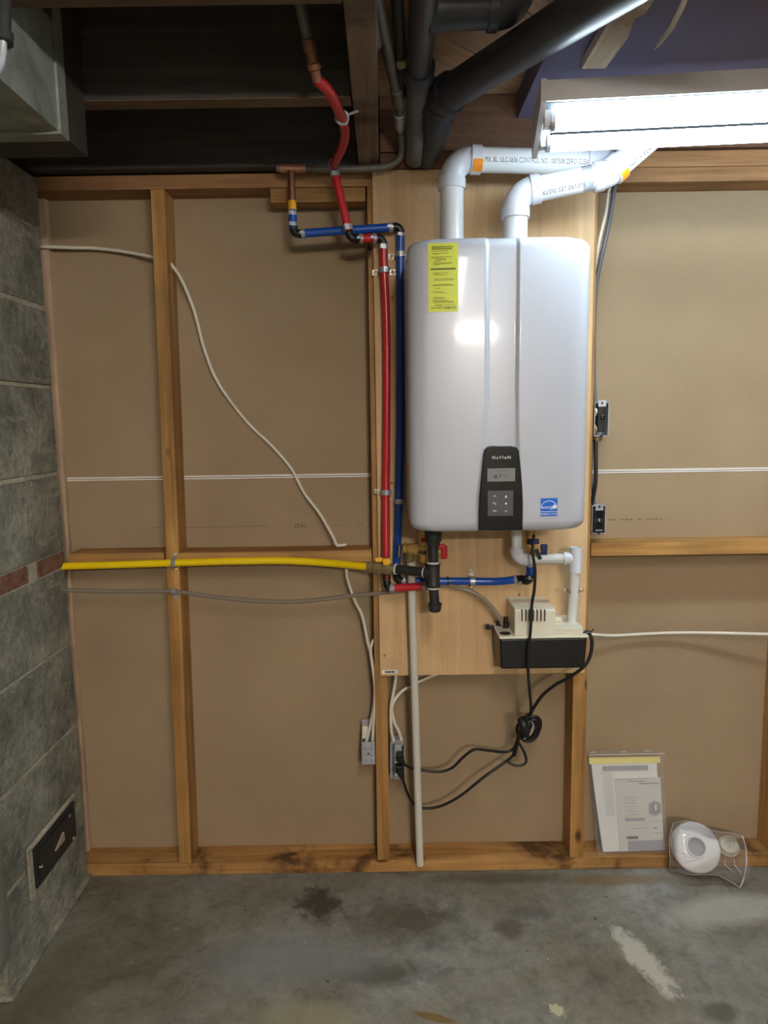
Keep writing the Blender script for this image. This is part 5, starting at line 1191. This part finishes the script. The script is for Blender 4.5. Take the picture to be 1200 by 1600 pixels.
# ================================================================== BAG WITH VENT FLANGE AND CAP
fb = thing('flange', 'round white wall flange with centre hole leaning on the bottom plate', 'flange')
fc = P(1086, 1324, -0.030); fn_ = V((-0.10, -0.78, 0.62)).normalized()
MB().lathe(fc, fn_, [(0.002, 0.030), (0.002, 0.072), (0.006, 0.0718), (0.0085, 0.0695), (0.0100, 0.066), (0.0115, 0.034), (0.0115, 0.030), (0.002, 0.030)], 48, False).build('plate', INK_WHITE, fb, ang=12)
MB().lathe(fc, fn_, [(-0.004, 0.0297), (0.018, 0.0297), (0.018, 0.026), (-0.004, 0.0255)], 32, False).build('collar', PAPER, fb)
MB().lathe(fc, fn_, [(-0.004, 0.026), (-0.002, 0.0255)], 32).build('inner_disc', PAPER_GREY, fb)
cpb = thing('cream_cap', 'small cream plastic cap beside the round white flange', 'cap')
fc2 = P(1139, 1321, -0.020); f2 = V((-0.2, -0.62, 0.75)).normalized()
CAPM = plain('cream_cap_plastic', rgb(214, 208, 184), 0.4, var=0.03)
MB().lathe(fc2, f2, [(-0.012, 0.010), (-0.012, 0.031), (-0.006, 0.031), (-0.003, 0.0275), (0.010, 0.0265), (0.012, 0.024), (0.0095, 0.021), (0.008, 0.004)], 32).build('cap_body', CAPM, cpb)
aa, bb_ = frame(f2)
m = MB()
for j in range(5): m.obox(fc2+f2*0.0092+aa*((j-2)*0.006), aa*0.0015, bb_*(0.014-abs(j-2)*0.003), f2*0.0012)
m.build('grille_slots', PAPER_GREY, cpb)
bg = thing('parts_bag', 'clear plastic bag wrapped round the white flange and cap', 'plastic bag')
def strip_sheet(name, mat, rowsp, parent, sub=5):
    rows2 = [catmull(r_, sub) for r_ in rowsp]; nn_ = len(rows2[0])
    cols = [catmull([r_[k] for r_ in rows2], sub) for k in range(nn_)]
    nr = len(cols[0]); vs_ = [cols[k][j] for j in range(nr) for k in range(nn_)]; fs_ = []
    for j in range(nr-1):
        for k in range(nn_-1): a = j*nn_+k; fs_.append((a, a+1, a+nn_+1, a+nn_))
    return MB().add(vs_, fs_).build(name, mat, parent, ang=180)
strip_sheet('film_bag', CLEAR, [
    [P(1052, 1286, 0.012), P(1068, 1283, -0.012), P(1090, 1286, -0.008), P(1115, 1298, -0.016), P(1138, 1301, -0.010), P(1160, 1306, 0.0)],
    [P(1046, 1310, -0.03), P(1066, 1304, -0.062), P(1090, 1308, -0.058), P(1115, 1314, -0.066), P(1140, 1316, -0.058), P(1166, 1322, -0.04)],
    [P(1047, 1340, -0.055), P(1066, 1336, -0.088), P(1090, 1338, -0.094), P(1115, 1340, -0.086), P(1140, 1342, -0.078), P(1169, 1345, -0.066)],
    [P(1047, 1359, -0.052), P(1066, 1362, -0.092), P(1090, 1363, -0.100), P(1118, 1361, -0.092), P(1143, 1362, -0.096), P(1173, 1364, -0.085)],
    [P(1060, 1362, -0.050), P(1075, 1366, -0.085), P(1100, 1367, -0.094), P(1122, 1368, -0.090), P(1148, 1382, -0.100), P(1162, 1392, -0.096)]], bg)
MB().tube([P(1160, 1306, -0.002), P(1165, 1325, -0.044), P(1166, 1350, -0.072), P(1161, 1375, -0.094), P(1154, 1391, -0.096)], 0.0024, 8, 5).build('zip_strip', CLEAR_STRIP, bg)

for pts in ([P(1052, 1286, 0.012), P(1046, 1310, -0.03), P(1047, 1340, -0.055), P(1047, 1359, -0.052), P(1060, 1362, -0.050), P(1075, 1366, -0.085), P(1100, 1367, -0.094), P(1122, 1368, -0.090), P(1148, 1382, -0.100), P(1162, 1392, -0.096)],
            [P(1052, 1286, 0.012), P(1068, 1283, -0.012), P(1090, 1286, -0.008), P(1115, 1298, -0.016), P(1138, 1301, -0.010), P(1160, 1306, 0.0)]):
    MB().tube(pts, 0.0007, 6, 6).build('bag_seam', CLEAR_STRIP, bg)
for pts in ([P(1134, 1340, -0.082), P(1132, 1350, -0.09), P(1140, 1358, -0.100), P(1150, 1364, -0.105)], [P(1147, 1342, -0.080), P(1148, 1352, -0.088), P(1155, 1360, -0.096), P(1159, 1368, -0.100)], [P(1059, 1331, -0.085), P(1068, 1334, -0.094), P(1082, 1335, -0.100)], [P(1066, 1350, -0.095), P(1080, 1345, -0.105), P(1096, 1343, -0.104)]):
    MB().tube(pts, [0.0004, 0.0012, 0.0011, 0.0003], 6).build('glint_crease', CLEAR_STRIP, bg) if len(pts) == 4 else MB().tube(pts, [0.0004, 0.0014, 0.0004], 6).build('glint_crease', CLEAR_STRIP, bg)  # milky tubes stand in for glints along the film creases
for (u0_, v0_, u1_, v1_) in ((0.02, 0.02, 0.10, 0.012), (0.42, 0.018, 0.52, 0.012), (0.74, 0.016, 0.86, 0.008)):
    MB().tube([bil(u0_, v0_, 0.0155), bil((u0_+u1_)/2, v1_, 0.0165), bil(u1_, v0_, 0.0155)], [0.0004, 0.0012, 0.0004], 6).build('glint_crease', CLEAR_STRIP, mb)  # glints on the film top, drawn as thin milky tubes

# ================================================================== settle origins
bpy.context.view_layer.update()
def descend(o):
    out = []
    for c in o.children: out.append(c); out += descend(c)
    return out
for root in [o for o in bpy.data.objects if o.parent is None and o.type in {'EMPTY', 'MESH'}]:
    if root.name.startswith('ceiling'): continue
    fam = ([root] if root.type == 'MESH' else [])+[c for c in descend(root) if c.type == 'MESH']
    if not fam: continue
    xs = [v.co for o in fam for v in o.data.vertices]
    lo = V((min(p.x for p in xs), min(p.y for p in xs), min(p.z for p in xs))); hi = V((max(p.x for p in xs), max(p.y for p in xs), max(p.z for p in xs)))
    base = V(((lo.x+hi.x)/2, (lo.y+hi.y)/2, lo.z))
    for o in fam: o.data.transform(Matrix.Translation(-base))
    root.location = base
